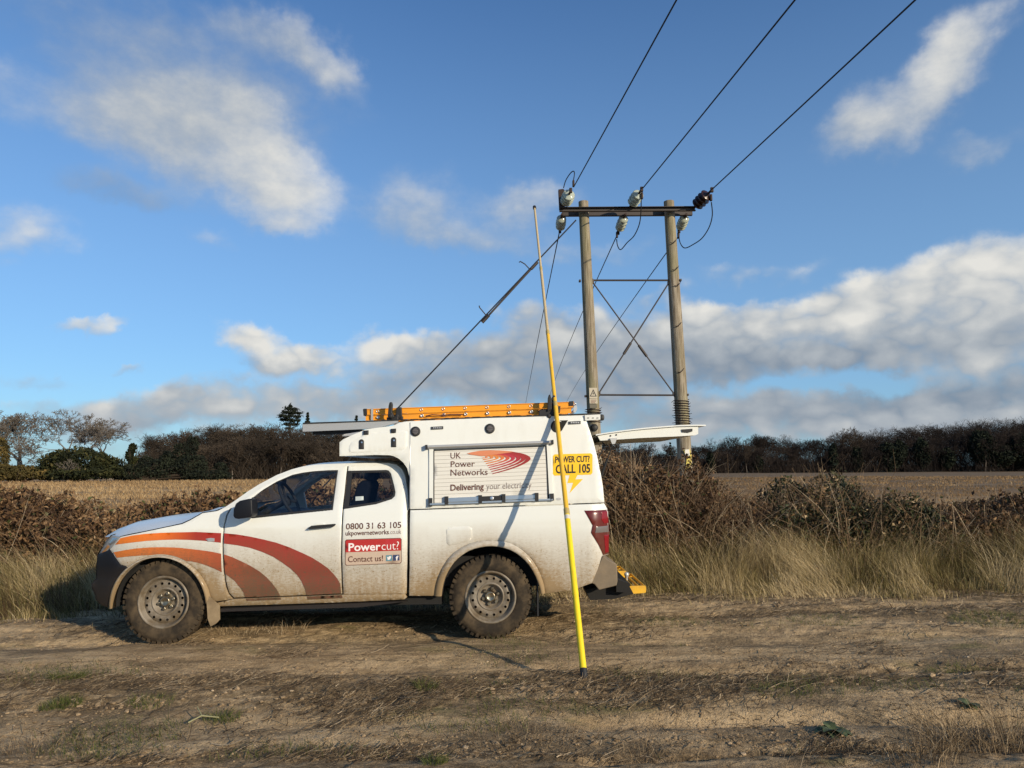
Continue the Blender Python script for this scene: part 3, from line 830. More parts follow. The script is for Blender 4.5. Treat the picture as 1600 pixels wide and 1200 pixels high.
tag(np_mesh('verge_grass', V, Fc, M_grass, tint=np.repeat(ti, k)), 'tall dry grass leaning along the far side of the track', 'grass', kind='stuff')

# stubble and tussocks of the field
n = 190000
y = 11.8 + 100 * g.random(n) ** 1.7; x = g.uniform(-1, 1, n) * (4 + y * 0.78)
cl = fbm(x * 0.35, y * 0.8, 3); keep = (cl > 0.43) & ~((np.abs(x + y * 0.08) < y * 0.10) & (y > 16)); x, y, cl = x[keep], y[keep], cl[keep]; n = len(x)
h = g.uniform(0.06, 0.26, n) * (1 + y * 0.006) * np.where((x > 3) & (y > 25), 0.6, 1)
P = np.stack([x, y, fz(x, y) - 0.02], 1)
lean = np.stack([-h * g.normal(0.2, 0.4, n), h * g.normal(0, 0.3, n), np.zeros(n)], 1)
V, Fc, k = blade_arrays(P, h, 0.004 + y * 0.00075, lean, g, 2)
ti = np.clip(0.42 + 1.2 * (fbm(x * 0.12, y * 0.5, 3) - 0.5) + g.normal(size=n) * 0.2 - 0.25 * ((x > 3) & (y > 25)), 0, 1)
M_stub = tinted('field_stubble', [(0, (0.15, 0.095, 0.048)), (0.5, (0.34, 0.22, 0.105)), (1, (0.54, 0.40, 0.22))], 0.9, 0.1, 0.1)
tag(np_mesh('field_grass', V, Fc, M_stub, tint=np.repeat(ti, k)), 'tan stubble grass of the open field', 'grass', kind='stuff')

# ------------------------------------------------------------------ litter on the track
M_straw = tinted('straw_litter', [(0, (0.04, 0.028, 0.018)), (0.4, (0.115, 0.078, 0.044)), (0.75, (0.285, 0.205, 0.115)), (1, (0.54, 0.42, 0.27))], 0.85, 0.05, 0.15)
n = 60000
px = g.uniform(-60, 1660, n); py = 918 + 302 * g.random(n) ** 0.9
x = np.empty(n); y = np.empty(n)
for i in range(n):
    q = gnd(px[i], py[i]); x[i] = q.x; y[i] = q.y
den = fbm(x * 1.05 + 8, y * 2.2 + 3, 4) + 0.17 * np.exp(-((y - 5.2) / 0.36) ** 2) + 0.12 * np.exp(-((y - 7.6) / 0.35) ** 2) + 0.30 * np.exp(-((y - 8.65) / 0.38) ** 2) + 0.17 * sstep(4.3, 3.9, y)
den = den - 0.10 * np.maximum(np.exp(-((y - 6.35) / 0.5) ** 4), np.exp(-((y - 4.55) / 0.28) ** 4))
keep = g.random(n) < sstep(0.52, 0.70, den) + 0.025
x, y = x[keep], y[keep]; n = len(x)
ang = g.normal(0.15, 0.75, n); L_ = np.minimum(0.02 + g.exponential(0.060, n), 0.34)
A = []; B = []; RA = []; RB = []; T = []
dx, dy = np.cos(ang), np.sin(ang)
curl = g.normal(size=n) * 0.55
r0 = np.where(g.random(n) < 0.12, g.uniform(0.0025, 0.005, n), g.uniform(0.0009, 0.0021, n))
tt = np.clip(g.normal(0.48, 0.28, n), 0, 1)
tip = np.abs(g.normal(size=n)) * 0.35
prev = None
for k in range(4):
    s = (k / 3 - 0.5) * L_
    cx = x + dx * s - dy * curl * (s ** 2) / np.maximum(L_, 0.05)
    cy = y + dy * s + dx * curl * (s ** 2) / np.maximum(L_, 0.05)
    cz = hgt(cx, cy) + 0.004 + tip * L_ * (k / 3) ** 2 * 0.5 + 0.003 * k
    cur = np.stack([cx, cy, cz], 1)
    if prev is not None:
        A.append(prev); B.append(cur); RA.append(r0 * (1 - 0.15 * k)); RB.append(r0 * (1 - 0.15 * (k + 1))); T.append(tt)
    prev = cur
V, Fc = seg_arrays(np.concatenate(A), np.concatenate(B), np.concatenate(RA), np.concatenate(RB), g, 3)
tag(np_mesh('straw_litter', V, Fc, M_straw, tint=np.repeat(np.concatenate(T), 3)), 'dead stalks and straw strewn over the track', 'litter', kind='stuff')

# pebbles and clods
n = 17000
px = g.uniform(-60, 1660, n); py = 935 + 285 * g.random(n)
q = np.array([gnd(a, b)[:2] for a, b in zip(px, py)])
cl = fbm(q[:, 0] * 1.4 + 2, q[:, 1] * 2.5, 3); keep = g.random(n) < sstep(0.35, 0.65, cl); q = q[keep]; n = len(q)
ico = bmesh.new(); bmesh.ops.create_icosphere(ico, subdivisions=1, radius=1.0)
iv = np.array([v.co[:] for v in ico.verts]); ico.verts.index_update(); ifc = np.array([[v.index for v in f.verts] for f in ico.faces]); ico.free()
lane = np.maximum(np.exp(-((q[:, 1] - 6.35) / 0.55) ** 4), np.exp(-((q[:, 1] - 4.55) / 0.3) ** 4))
sz = np.minimum(0.0025 + g.exponential(0.0042, n), 0.022) * (1 - 0.45 * lane)
wob = g.uniform(0.65, 1.25, (n, len(iv), 1))
V = iv[None] * wob * sz[:, None, None] * np.stack([np.full(n, 1.2), np.full(n, 1.0), g.uniform(0.5, 0.85, n)], 1)[:, None]
V = V + np.stack([q[:, 0], q[:, 1], hgt(q[:, 0], q[:, 1]) + sz * 0.2], 1)[:, None]
Fc = (ifc[None] + (np.arange(n) * len(iv))[:, None, None]).reshape(-1, 3)
M_peb = tinted('clods', [(0, (0.13, 0.09, 0.052)), (0.8, (0.36, 0.26, 0.155)), (1, (0.48, 0.38, 0.26))], 0.95, spec=0.1)
tag(np_mesh('pebbles', V.reshape(-1, 3), Fc, M_peb, tint=np.repeat(np.clip(g.normal(0.45, 0.22, n), 0, 1), len(ifc))), 'small stones and clods of soil scattered over the track', 'pebbles', kind='stuff')

# low green growth along the ridges
M_green = tinted('green_grass', [(0, (0.035, 0.045, 0.010)), (0.6, (0.085, 0.105, 0.022)), (1, (0.17, 0.16, 0.05))], 0.75, 0.2, 0.25)
n = 30000
px = g.uniform(-60, 1660, n); py = 925 + 290 * g.random(n)
q = np.array([gnd(a, b)[:2] for a, b in zip(px, py)]); x, y = q[:, 0], q[:, 1]
cl = fbm(x * 0.9 + 31, y * 2.0 + 7, 4) + 0.09 * np.exp(-((y - 7.5) / 0.45) ** 2) * sstep(1.5, 4.0, x) + 0.12 * sstep(2.2, 3.2, x) * sstep(4.6, 4.1, y)
keep = g.random(n) < sstep(0.585, 0.73, cl); x, y = x[keep], y[keep]; n = len(x)
h = g.uniform(0.02, 0.085, n)
lean = np.stack([h * g.normal(-0.2, 0.6, n), h * g.normal(0, 0.6, n), np.zeros(n)], 1)
V, Fc, k = blade_arrays(np.stack([x, y, hgt(x, y) - 0.004], 1), h, g.uniform(0.002, 0.0045, n), lean, g, 2)
tag(np_mesh('short_grass', V, Fc, M_green, tint=np.repeat(np.clip(g.normal(0.4, 0.3, n), 0, 1), k)), 'sparse short green grass growing between the ruts', 'grass', kind='stuff')

def on_soil(px, py):
    z = 0.0
    for i in range(25):
        q = gnd(px, py, z); z = 0.5 * z + 0.5 * float(hgt(q.x, q.y))
    return gnd(px, py, z)
def tuft(px, py, label, n, r, hmax, seed, m=M_green, group=None, lean_x=0.0, name='grass_tuft', ti_mu=0.55, wd=(0.002, 0.005)):
    g = np.random.default_rng(seed)
    q = on_soil(px, py)
    a = g.uniform(0, 2 * math.pi, n); rr = r * np.sqrt(g.random(n))
    x = q.x + np.cos(a) * rr * 1.7; y = q.y + np.sin(a) * rr
    h = hmax * g.uniform(0.4, 1.0, n)
    lean = np.stack([h * (g.normal(0, 0.45, n) + np.cos(a) * 0.5 + lean_x), h * (g.normal(0, 0.4, n) + np.sin(a) * 0.4), np.zeros(n)], 1)
    V, Fc, k = blade_arrays(np.stack([x, y, hgt(x, y) - 0.006], 1), h, g.uniform(*wd, n), lean, g, 3)
    o = np_mesh(name, V, Fc, m, tint=np.repeat(np.clip(g.normal(ti_mu, 0.25, n), 0, 1), k), origin=(q.x, q.y, q.z))
    return tag(o, label, 'grass', group)
TG = 'green tufts on the track'
tuft(105, 1062, 'bright green grass tuft on bare soil, upper of two at the left', 420, 0.075, 0.075, 1, group=TG)
tuft(95, 1104, 'bright green grass tuft on bare soil, lower of two at the left', 420, 0.08, 0.07, 2, group=TG)
tuft(235, 1098, 'thin green tuft left of the broken pale stem', 200, 0.09, 0.07, 3, group=TG)
tuft(665, 1075, 'small wiry tuft in the straw left of the pole foot', 160, 0.05, 0.09, 4, group=TG)
tuft(345, 1125, 'green tuft at the broken pale stem', 220, 0.07, 0.08, 5, group=TG)
tuft(680, 1192, 'small green sprig at the lower edge of the photo, left of centre', 160, 0.04, 0.06, 6, group=TG)
tuft(1500, 1055, 'wide green tuft near the right end of the middle ridge', 420, 0.16, 0.07, 7, group=TG)
tuft(1225, 1080, 'olive green tuft above the rosette weed', 320, 0.14, 0.06, 8, group=TG)
tuft(1560, 970, 'green grass strip beside the verge at the right edge', 900, 0.28, 0.07, 9, group=TG)
tuft(1045, 972, 'short green patch beside the verge right of the truck', 420, 0.2, 0.05, 10, group=TG)
tuft(1290, 970, 'short green patch beside the verge midway along the grass', 420, 0.22, 0.05, 14, group=TG)
TS = 'dead grass clumps in the foreground'
tuft(1545, 1165, 'large dead grass clump in the lower right corner', 520, 0.22, 0.34, 11, m=M_straw, group=TS, lean_x=-0.2, name='dead_grass_clump', wd=(0.0015, 0.0035))
tuft(1440, 1190, 'dead curled clump left of the lower right corner clump', 260, 0.12, 0.20, 12, m=M_straw, group=TS, name='dead_grass_clump', wd=(0.0015, 0.0035), ti_mu=0.4)
tuft(1020, 1190, 'dead grass clump at the lower edge right of the pole foot', 220, 0.13, 0.10, 13, m=M_straw, group=TS, name='dead_grass_clump', wd=(0.0015, 0.0035), ti_mu=0.4)
tuft(60, 1175, 'dead grass clump in the lower left corner', 300, 0.2, 0.10, 15, m=M_straw, group=TS, name='dead_grass_clump', wd=(0.0015, 0.003), ti_mu=0.45)
tuft(820, 1150, 'flattened dead clump below the foot of the yellow pole', 380, 0.2, 0.09, 16, m=M_straw, group=TS, name='dead_grass_clump', wd=(0.0015, 0.003), ti_mu=0.35)
tuft(1180, 1190, 'thin upright dead stalks near the rosette weed', 40, 0.22, 0.26, 17, m=M_straw, group=TS, name='dead_grass_clump', wd=(0.0012, 0.002), ti_mu=0.6)
tuft(450, 985, 'dry stalks standing in front of the truck between its wheels', 60, 0.12, 0.22, 18, m=M_straw, group=TS, name='dead_grass_clump', wd=(0.002, 0.0035), ti_mu=0.8)
tuft(375, 985, 'low dry clump behind the front wheel', 300, 0.2, 0.10, 19, m=M_straw, group=TS, name='dead_grass_clump', wd=(0.002, 0.0035), ti_mu=0.65)
tuft(905, 930, 'dead grass clump under the truck tail', 420, 0.22, 0.17, 20, m=M_straw, group=TS, name='dead_grass_clump', wd=(0.003, 0.006), ti_mu=0.5)

# dark dead weeds matted over the ridges
A = []; B = []; RA = []; RB = []; T = []
for (px, py, n_) in ((450, 1118, 60), (560, 1098, 80), (640, 1082, 60), (720, 1062, 50), (880, 1092, 80), (970, 1080, 90), (1060, 1098, 70), (1010, 1060, 40), (640, 1165, 70), (290, 1150, 60), (120, 1150, 70), (60, 1110, 40), (1190, 1112, 60), (1330, 1185, 70), (760, 1180, 80), (880, 1165, 50), (1130, 1165, 40), (1440, 1110, 70), (1540, 1090, 70), (1250, 1045, 40), (430, 1060, 40), (200, 1040, 30), (1400, 1165, 60), (1490, 1175, 80), (640, 1030, 30), (980, 985, 50), (1150, 965, 60), (1300, 955, 60), (1450, 958, 60)):
    c = on_soil(px, py); s_ = 0.16 + 0.02 * (c.y - 4)
    for i in range(n_):
        q = np.array([c.x + g.normal() * s_ * 1.5, c.y + g.normal() * s_ * 0.6, 0.0]); q[2] = float(hgt(q[0], q[1])) - 0.003
        a = g.uniform(0, 2 * math.pi); d = np.array([math.cos(a), math.sin(a) * 0.8, g.uniform(0.05, 0.9)])
        ln = min(0.03 + g.exponential(0.05), 0.2); r_ = g.uniform(0.0012, 0.0032); t_ = np.clip(g.normal(0.22, 0.2), 0, 1)
        for k_ in range(4):
            e = q + unit(d) * ln / 4
            e[2] = max(e[2], float(hgt(e[0], e[1])) + 0.002)
            A.append(q); B.append(e); RA.append(r_); RB.append(r_ * 0.8); T.append(t_)
            q = e; r_ *= 0.8; d = d + np.array([g.normal() * 0.35, g.normal() * 0.35, -0.22])
V, Fc = seg_arrays(A, B, RA, RB, g, 3)
tag(np_mesh('dead_weeds', V, Fc, M_straw, tint=np.repeat(T, 3)), 'dark dead weeds matted over the ridges of the track', 'weeds', kind='stuff')

# broad-leaved weeds
M_weed = tinted('weed_leaves', [(0, (0.035, 0.05, 0.018)), (1, (0.11, 0.14, 0.06))], 0.6, 0.12, 0.3)
def rosette(px, py, label, r, nl, seed):
    g = np.random.default_rng(seed)
    q = on_soil(px, py)
    mb = MB()
    for i in range(nl):
        a = 2 * math.pi * i / nl + g.normal() * 0.3; L_ = r * g.uniform(0.6, 1.1); wd = L_ * g.uniform(0.28, 0.40)
        rise = g.uniform(0.3, 0.8)
        rows = []
        for k in range(6):
            t = k / 5
            c = Vector((q.x + math.cos(a) * L_ * t, q.y + math.sin(a) * L_ * t, q.z + L_ * (rise * t - 0.55 * t * t) + 0.01))
            s = Vector((-math.sin(a), math.cos(a), 0)) * wd * math.sin(math.pi * min(1, 0.12 + t * 0.86)) ** 0.7 * (1 + 0.18 * math.sin(k * 2.6 + i))
            rows.append([c - s + Vector((0, 0, 0.22 * s.length)), c, c + s + Vector((0, 0, 0.22 * s.length))])
        mb.grid(rows)
    o = mb.build('weed', M_weed, origin=(q.x, q.y, q.z), fix=False)
    av = o.data.attributes.new('tint', 'FLOAT', 'FACE')
    av.data.foreach_set('value', np.clip(g.normal(0.5, 0.3, len(o.data.polygons)), 0, 1).astype(np.float32))
    return tag(o, label, 'weed')
rosette(1303, 1145, 'leafy green rosette weed on the bare soil, lower right of the yellow pole', 0.105, 10, 3)
rosette(1515, 1105, 'low leafy weed beside the dead clump near the right edge', 0.08, 8, 5)
# a broken pale stem on the middle ridge
q0 = gnd(300, 1128); mb = MB()
def onsoil(px, py, dz=0.012):
    q = gnd(px, py); z = float(hgt(q.x, q.y)); q = gnd(px, py, z); return Vector((q.x, q.y, q.z + dz))
mb.tube([onsoil(294, 1132), onsoil(315, 1126, .03), onsoil(342, 1124)], [0.004, 0.005, 0.004], 6)
mb.tube([onsoil(315, 1126, .03), onsoil(308, 1112, .03)], [0.004, 0.003], 6)
o = mb.build('broken_stem', mat('pale_stem', (0.30, 0.28, 0.14), 0.7), origin=tuple(onsoil(315, 1126)))
tag(o, 'broken pale green plant stem lying on the ridge at the left', 'stem')

# ------------------------------------------------------------------ the truck: materials
HW = 0.93                                        # half width
YC = YT + HW                                     # centre line
X0, X1 = at(150, 900, YT).x, at(950, 850, YT).x  # front and rear of the body
WF, WR = at(250.5, 947.5, YT), at(766, 938.5, YT)   # wheel centres

def grime(n, base, amount=1.0, top=1.12, tone=1.0):
    """dried mud thrown up over the lower body"""
    p = wpos(n)
    s = n.n('ShaderNodeSeparateXYZ'); n.l(p, s.inputs[0])
    big = n.noise(n.mapping(p, scale=(1, 1, 0.7)), 3.2, 4, 0.6)
    fine = n.noise(n.mapping(p, scale=(1.2, 1, 3.0)), 26, 5, 0.65)
    z = n.math('ADD', s.outputs[2], n.math('MULTIPLY', n.math('SUBTRACT', big, 0.5), 0.22))
    f = n.ramp(z, top, 0.46, 0.0, 1.0, smooth=False)
    f = n.math('POWER', f, 0.85)
    # heavier behind and ahead of the rear wheel
    for c, r, k in ((WR, 0.78, 0.42), (WF, 0.66, 0.30)):
        d = n.n('ShaderNodeVectorMath', operation='DISTANCE'); n.l(p, d.inputs[0]); d.inputs[1].default_value = (c.x, YT, c.z)
        f = n.math('ADD', f, n.ramp(d.outputs['Value'], r, 0.40, 0.0, k))
    f = n.math('MULTIPLY', f, n.ramp(fine, 0.15, 0.75, 0.72, 1.12), clamp=False)
    f = n.math('ADD', f, n.math('MULTIPLY', n.ramp(fine, 0.56, 0.72), n.ramp(z, 1.25, 0.8, 0.0, 0.07)))
    sp_ = n.noise(n.mapping(p, scale=(1, 1, 1)), 75, 2, 0.5)
    f = n.math('ADD', f, n.math('MULTIPLY', n.ramp(sp_, 0.63, 0.68), n.ramp(z, 1.15, 0.6, 0.0, 0.5)))
    run = n.noise(n.mapping(p, scale=(1, 1, 0.06)), 30, 3, 0.6)
    f = n.math('MULTIPLY', f, n.ramp(run, 0.3, 0.7, 0.92, 1.08))
    f = n.math('MULTIPLY', f, amount, clamp=True)
    dirt = n.mix(big, tuple(tone * q for q in (0.315, 0.220, 0.115)), tuple(tone * q for q in (0.21, 0.145, 0.075)))
    return n.mix(f, base, dirt), f
def paint_fn(n, b):
    c, f = grime(n, (0.70, 0.71, 0.665))
    n.l(c, b.inputs['Base Color'])
    n.l(n.ramp(f, 0.0, 0.5, 0.28, 0.85), b.inputs['Roughness'])
    b.inputs['Coat Weight'].default_value = 0.25; b.inputs['Coat Roughness'].default_value = 0.15
def shell_fn(n, b):
    p = wpos(n)
    s = n.noise(n.mapping(p, scale=(2, 2, 0.5)), 6, 4)
    n.l(n.mix(n.ramp(s, 0.45, 0.8, 0, 0.22), (0.71, 0.72, 0.675), (0.55, 0.53, 0.46)), b.inputs['Base Color'])
M_paint = mat('white_paint', rough=0.3, fn=paint_fn)
M_shell = mat('white_gelcoat', rough=0.38, fn=shell_fn)
def decal_fn(stops, x0, x1, amount=0.9):
    def fn(n, b):
        p = wpos(n); s = n.n('ShaderNodeSeparateXYZ'); n.l(p, s.inputs[0])
        r = n.n('ShaderNodeValToRGB'); n.l(n.ramp(s.outputs[0], x0, x1, smooth=False), r.inputs[0])
        e = r.color_ramp.elements
        e[0].position = stops[0][0]; e[0].color = (*stops[0][1], 1)
        e[1].position = stops[-1][0]; e[1].color = (*stops[-1][1], 1)
        for q, c in stops[1:-1]:
            t = e.new(q); t.color = (*c, 1)
        c, f = grime(n, r.outputs[0], amount, 1.12, 0.36)
        n.l(c, b.inputs['Base Color']); n.l(n.ramp(f, 0.0, 0.5, 0.3, 0.85), b.inputs['Roughness'])
    return fn
ORG, RED = (0.83, 0.205, 0.012), (0.36, 0.022, 0.012)
M_st1 = mat('stripe_vinyl', fn=decal_fn([(0, ORG), (0.22, (0.80, 0.17, 0.012)), (0.42, RED), (1, (0.34, 0.02, 0.015))], at(180, 850, YT).x, at(480, 850, YT).x, 0.95))
M_st2 = mat('stripe_vinyl_lower', fn=decal_fn([(0, ORG), (0.42, (0.74, 0.15, 0.02)), (0.66, (0.50, 0.075, 0.02)), (1, (0.26, 0.03, 0.016))], at(180, 850, YT).x, at(420, 850, YT).x, 0.95))
def plast(n, b):
    c, f = grime(n, (0.008, 0.009, 0.013), 0.07, 0.8)
    n.l(c, b.inputs['Base Color'])
M_plast = mat('dark_plastic', rough=0.5, fn=plast, spec=0.28)
M_black = mat('black_rubber', (0.012, 0.012, 0.013), 0.6)
M_gap = mat('underbody', (0.010, 0.009, 0.008), 0.9)
M_interior = mat('cab_trim', (0.055, 0.060, 0.070), 0.7)
M_seat = mat('seat_fabric', (0.075, 0.085, 0.105), 0.85)
M_alu = mat('aluminium', (0.62, 0.62, 0.62), 0.35, 1.0)
M_alud = mat('worn_aluminium', (0.50, 0.50, 0.49), 0.5, 0.6)
M_brown = mat('brown_vinyl', (0.105, 0.035, 0.022), 0.5)
M_ltbrown = mat('pale_brown_vinyl', (0.30, 0.22, 0.19), 0.5)
M_redv = mat('red_vinyl', (0.42, 0.028, 0.025), 0.4)
M_whitev = mat('white_vinyl', (0.80, 0.76, 0.74), 0.4)
M_pinkv = mat('pale_sign_vinyl', (0.52, 0.40, 0.31), 0.5)
M_yel = mat('yellow_vinyl', (0.88, 0.52, 0.012), 0.4)
M_ink = mat('black_vinyl', (0.012, 0.011, 0.010), 0.5)
M_teal = mat('teal_vinyl', (0.10, 0.24, 0.30), 0.5)
M_navy = mat('navy_vinyl', (0.035, 0.055, 0.13), 0.5)
def mudfn(a, bcol, sc):
    def fn(n, b):
        p = wpos(n)
        f = n.ramp(n.noise(p, sc, 5, 0.65), 0.35, 0.68)
        n.l(n.mix(f, a, bcol), b.inputs['Base Color'])
        bp = n.n('ShaderNodeBump'); bp.inputs['Strength'].default_value = 0.5; bp.inputs['Distance'].default_value = 0.004
        n.l(n.noise(p, sc * 3, 4), bp.inputs['Height']); n.l(bp.outputs[0], b.inputs['Normal'])
    return fn
M_tyre = mat('muddy_tyre', rough=0.92, fn=mudfn((0.030, 0.024, 0.018), (0.085, 0.062, 0.038), 9), spec=0.15)
M_rim = mat('muddy_steel_rim', rough=0.6, metal=0.15, fn=mudfn((0.21, 0.18, 0.14), (0.12, 0.088, 0.052), 7))
M_hub = mat('steel_hub', rough=0.32, metal=0.9, fn=mudfn((0.50, 0.46, 0.36), (0.22, 0.17, 0.11), 14))
M_flap = mat('muddy_flap', rough=0.9, fn=mudfn((0.20, 0.145, 0.085), (0.30, 0.225, 0.135), 6), spec=0.2)
M_step = mat('yellow_step_paint', rough=0.5, fn=mudfn((0.75, 0.42, 0.02), (0.60, 0.32, 0.03), 12))
M_mudgrey = mat('muddy_bumper', rough=0.8, fn=mudfn((0.165, 0.128, 0.085), (0.22, 0.165, 0.105), 5))
M_glassred = mat('red_lens', (0.24, 0.012, 0.018), 0.25, fn=lambda n, b: n.l(grime(n, (0.115, 0.010, 0.012), 0.75, 1.3, 0.3)[0], b.inputs['Base Color']))
M_redlit = mat('red_reflector', (0.20, 0.010, 0.014), 0.15)
M_clear = mat('clear_lens', (0.14, 0.125, 0.12), 0.2)
M_head = mat('headlight_lens', (0.20, 0.215, 0.235), 0.08)
def glass_mat(name, tint, refl=0.10):
    m = bpy.data.materials.new(name); m.use_nodes = True
    t = m.node_tree; n = NT(t)
    for x in list(t.nodes):
        if x.type != 'OUTPUT_MATERIAL': t.nodes.remove(x)
    tr = n.n('ShaderNodeBsdfTransparent'); tr.inputs[0].default_value = (*tint, 1)
    gl = n.n('ShaderNodeBsdfGlossy'); gl.inputs[0].default_value = (0.9, 0.95, 1, 1); gl.inputs['Roughness'].default_value = 0.02
    fr = n.n('ShaderNodeFresnel'); fr.inputs[0].default_value = 1.5
    f = n.math('MULTIPLY', fr.outputs[0], refl * 10, clamp=True)
    mx = n.n('ShaderNodeMixShader'); n.l(f, mx.inputs[0]); n.l(tr.outputs[0], mx.inputs[1]); n.l(gl.outputs[0], mx.inputs[2])
    n.l(mx.outputs[0], t.nodes['Material Output'].inputs[0])
    return m
M_glass = glass_mat('window_glass', (0.86, 0.88, 0.89), 0.075)
M_tintglass = glass_mat('tinted_glass', (0.46, 0.48, 0.52), 0.08)

# ------------------------------------------------------------------ the truck: traced panels
def lerp_tab(tab, z):
    return np.interp(z, [t[0] for t in tab], [t[1] for t in tab])
BODY = [(0.30, 0.085), (0.42, 0.04), (0.52, 0.022), (0.60, 0.012), (0.75, 0.0), (0.92, 0.0), (1.02, 0.008), (1.14, 0.022), (1.20, 0.035), (1.26, 0.055), (1.50, 0.150), (1.66, 0.225), (1.72, 0.262), (1.78, 0.31)]
BED = [(0.30, 0.075), (0.45, 0.03), (0.60, 0.012), (0.80, 0.0), (1.00, 0.0), (1.12, 0.006), (1.19, 0.016), (1.25, 0.03)]
BOX = [(1.15, 0.020), (1.25, 0.026), (1.60, 0.052), (1.90, 0.085), (2.05, 0.112), (2.12, 0.135), (2.2, 0.17)]
XCAB = at(639, 850, YT).x
def flare_in(x, z): return 0
def off_body(x, z):
    h = z - zg(x)
    o = lerp_tab(BODY, h)
    o = o + 0.05 * np.clip((x - (XCAB - 0.075)) / 0.075, 0, 1) ** 2 + 0.10 * np.clip((X0 + 0.42 - x) / 0.42, 0, 1.2) ** 2
    # crease along the doors
    o = o + 0.008 * np.exp(-((h - 0.60) / 0.06) ** 2) - 0.006 * np.exp(-((h - 1.05) / 0.03) ** 2)
    return o
def off_bed(x, z):
    h = z - zg(x)
    return lerp_tab(BED, h) + 0.09 * np.clip((x - (X1 - 0.16)) / 0.16, 0, 1.6) ** 2 - 0.004 * np.exp(-((h - 1.07) / 0.03) ** 2)
def off_box(x, z):
    h = z - zg(x)
    return lerp_tab(BOX, h)
def pmap(px, py, off, lift=0.0):
    y = YT
    for i in range(7):
        p = at(px, py, y); y = YT + float(off(p.x, p.z)) - lift
    return at(px, py, y)

def densify(poly, step):
    out = []
    n = len(poly)
    for i in range(n):
        a, b = np.array(poly[i]), np.array(poly[(i + 1) % n])
        k = max(1, int(math.ceil(np.linalg.norm(b - a) / step)))
        for j in range(k): out.append(tuple(a + (b - a) * j / k))
    return out
def inside(P, poly):
    x, y = P[:, 0], P[:, 1]
    r = np.zeros(len(P), bool); n = len(poly)
    for i in range(n):
        (xa, ya), (xb, yb) = poly[i], poly[(i + 1) % n]
        c = ((ya > y) != (yb > y)) & (x < (xb - xa) * (y - ya) / ((yb - ya) or 1e-12) + xa)
        r ^= c
    return r
def seg_dist(P, poly):
    d = np.full(len(P), 1e9); n = len(poly)
    for i in range(n):
        a, b = np.array(poly[i]), np.array(poly[(i + 1) % n]); ab = b - a
        t = np.clip(((P - a) @ ab) / max(ab @ ab, 1e-12), 0, 1)
        d = np.minimum(d, np.linalg.norm(P - (a + t[:, None] * ab), axis=1))
    return d
def fill2d(polys, step, inset=0.0):
    """triangles inside polys[0] and outside polys[1:], with inner points"""
    pts = []; edges = []
    dens = [densify(p, step) for p in polys]
    for p in dens:
        b = len(pts); n = len(p); pts += p
        edges += [(b + i, b + (i + 1) % n) for i in range(n)]
    O = np.array(dens[0]); lo, hi = O.min(0), O.max(0)
    gx, gy = np.meshgrid(np.arange(lo[0] + step / 2, hi[0], step), np.arange(lo[1] + step / 2, hi[1], step))
    G = np.stack([gx.ravel(), gy.ravel()], 1)
    if inset > 0:
        for p in dens:
            A = np.array(p); B = np.roll(A, -1, 0); t = unit(B - A); nn = np.stack([-t[:, 1], t[:, 0]], 1); m_ = (A + B) / 2
            for s in (inset, -inset): G = np.concatenate([G, m_ + nn * s])
    ok = inside(G, dens[0])
    for h in dens[1:]: ok &= ~inside(G, h)
    G = G[ok]
    if len(G):
        d = np.min([seg_dist(G, p) for p in dens], axis=0)
        ring = np.abs(d - inset) < inset * 0.08 if inset > 0 else np.zeros(len(G), bool)
        G = G[(d > max(step * 0.35, inset * 1.6)) | ring]
    allp = [Vector((float(a), float(b))) for a, b in pts] + [Vector((float(a), float(b))) for a, b in G]
    v, e, f, *_ = delaunay_2d_cdt(allp, edges, [], 0, 1e-6)
    V = np.array([p[:] for p in v]); Fc = np.array([t for t in f if len(t) == 3])
    C = V[Fc].mean(1)
    ok = inside(C, dens[0])
    for h in dens[1:]: ok &= ~inside(C, h)
    return V, Fc[ok], dens
def panel(name, outline, off, m, parent, holes=(), step=0.032, rnd=0.005, thick=0.03, lift=0.0, mirror=False, label=None):
    """a body panel traced at the flank: bulged, with rounded edges and turned-in returns"""
    polys = []
    for pl in (outline,) + tuple(holes):
        polys.append([(lambda p: (p.x, p.z))(pmap(a, b, off, lift)) for a, b in pl])
    V, Fc, dens = fill2d(polys, step, inset=0.007 if rnd > 0 else 0)
    d = np.min([seg_dist(V, p) for p in dens], axis=0)
    y = YT + off(V[:, 0], V[:, 1]) - lift + rnd * np.clip(1 - d / 0.007, 0, 1)
    P = np.stack([V[:, 0], y, V[:, 1]], 1)
    # orient towards -Y
    a = V[Fc[:, 1]] - V[Fc[:, 0]]; b = V[Fc[:, 2]] - V[Fc[:, 0]]
    fl = (a[:, 0] * b[:, 1] - a[:, 1] * b[:, 0]) < 0
    Fc[fl] = Fc[fl][:, ::-1]
    def make(P, Fc, flip):
        mb = MB()
        mb.add(P, [tuple(t[::-1]) if flip else tuple(t) for t in Fc], True)
        if thick > 0:
            E = {}
            for t in Fc:
                for i in range(3):
                    u, w_ = t[i], t[(i + 1) % 3]
                    if (w_, u) in E: del E[(w_, u)]
                    else: E[(u, w_)] = 1
            for (u, w_) in E:
                p, q = P[u], P[w_]; s = -thick if flip else thick
                f = [(0, 3, 2, 1)] if not flip else [(0, 1, 2, 3)]
                mb.add([p, q, q + np.array([0, s, 0]), p + np.array([0, s, 0])], f)
        return mb
    o = make(P, Fc, False).build(name, m, parent, fix=False, label=label)
    if mirror:
        Q = P.copy(); Q[:, 1] = 2 * YC - Q[:, 1]
        make(Q, Fc, True).build(name, m, parent, fix=False)
    return o
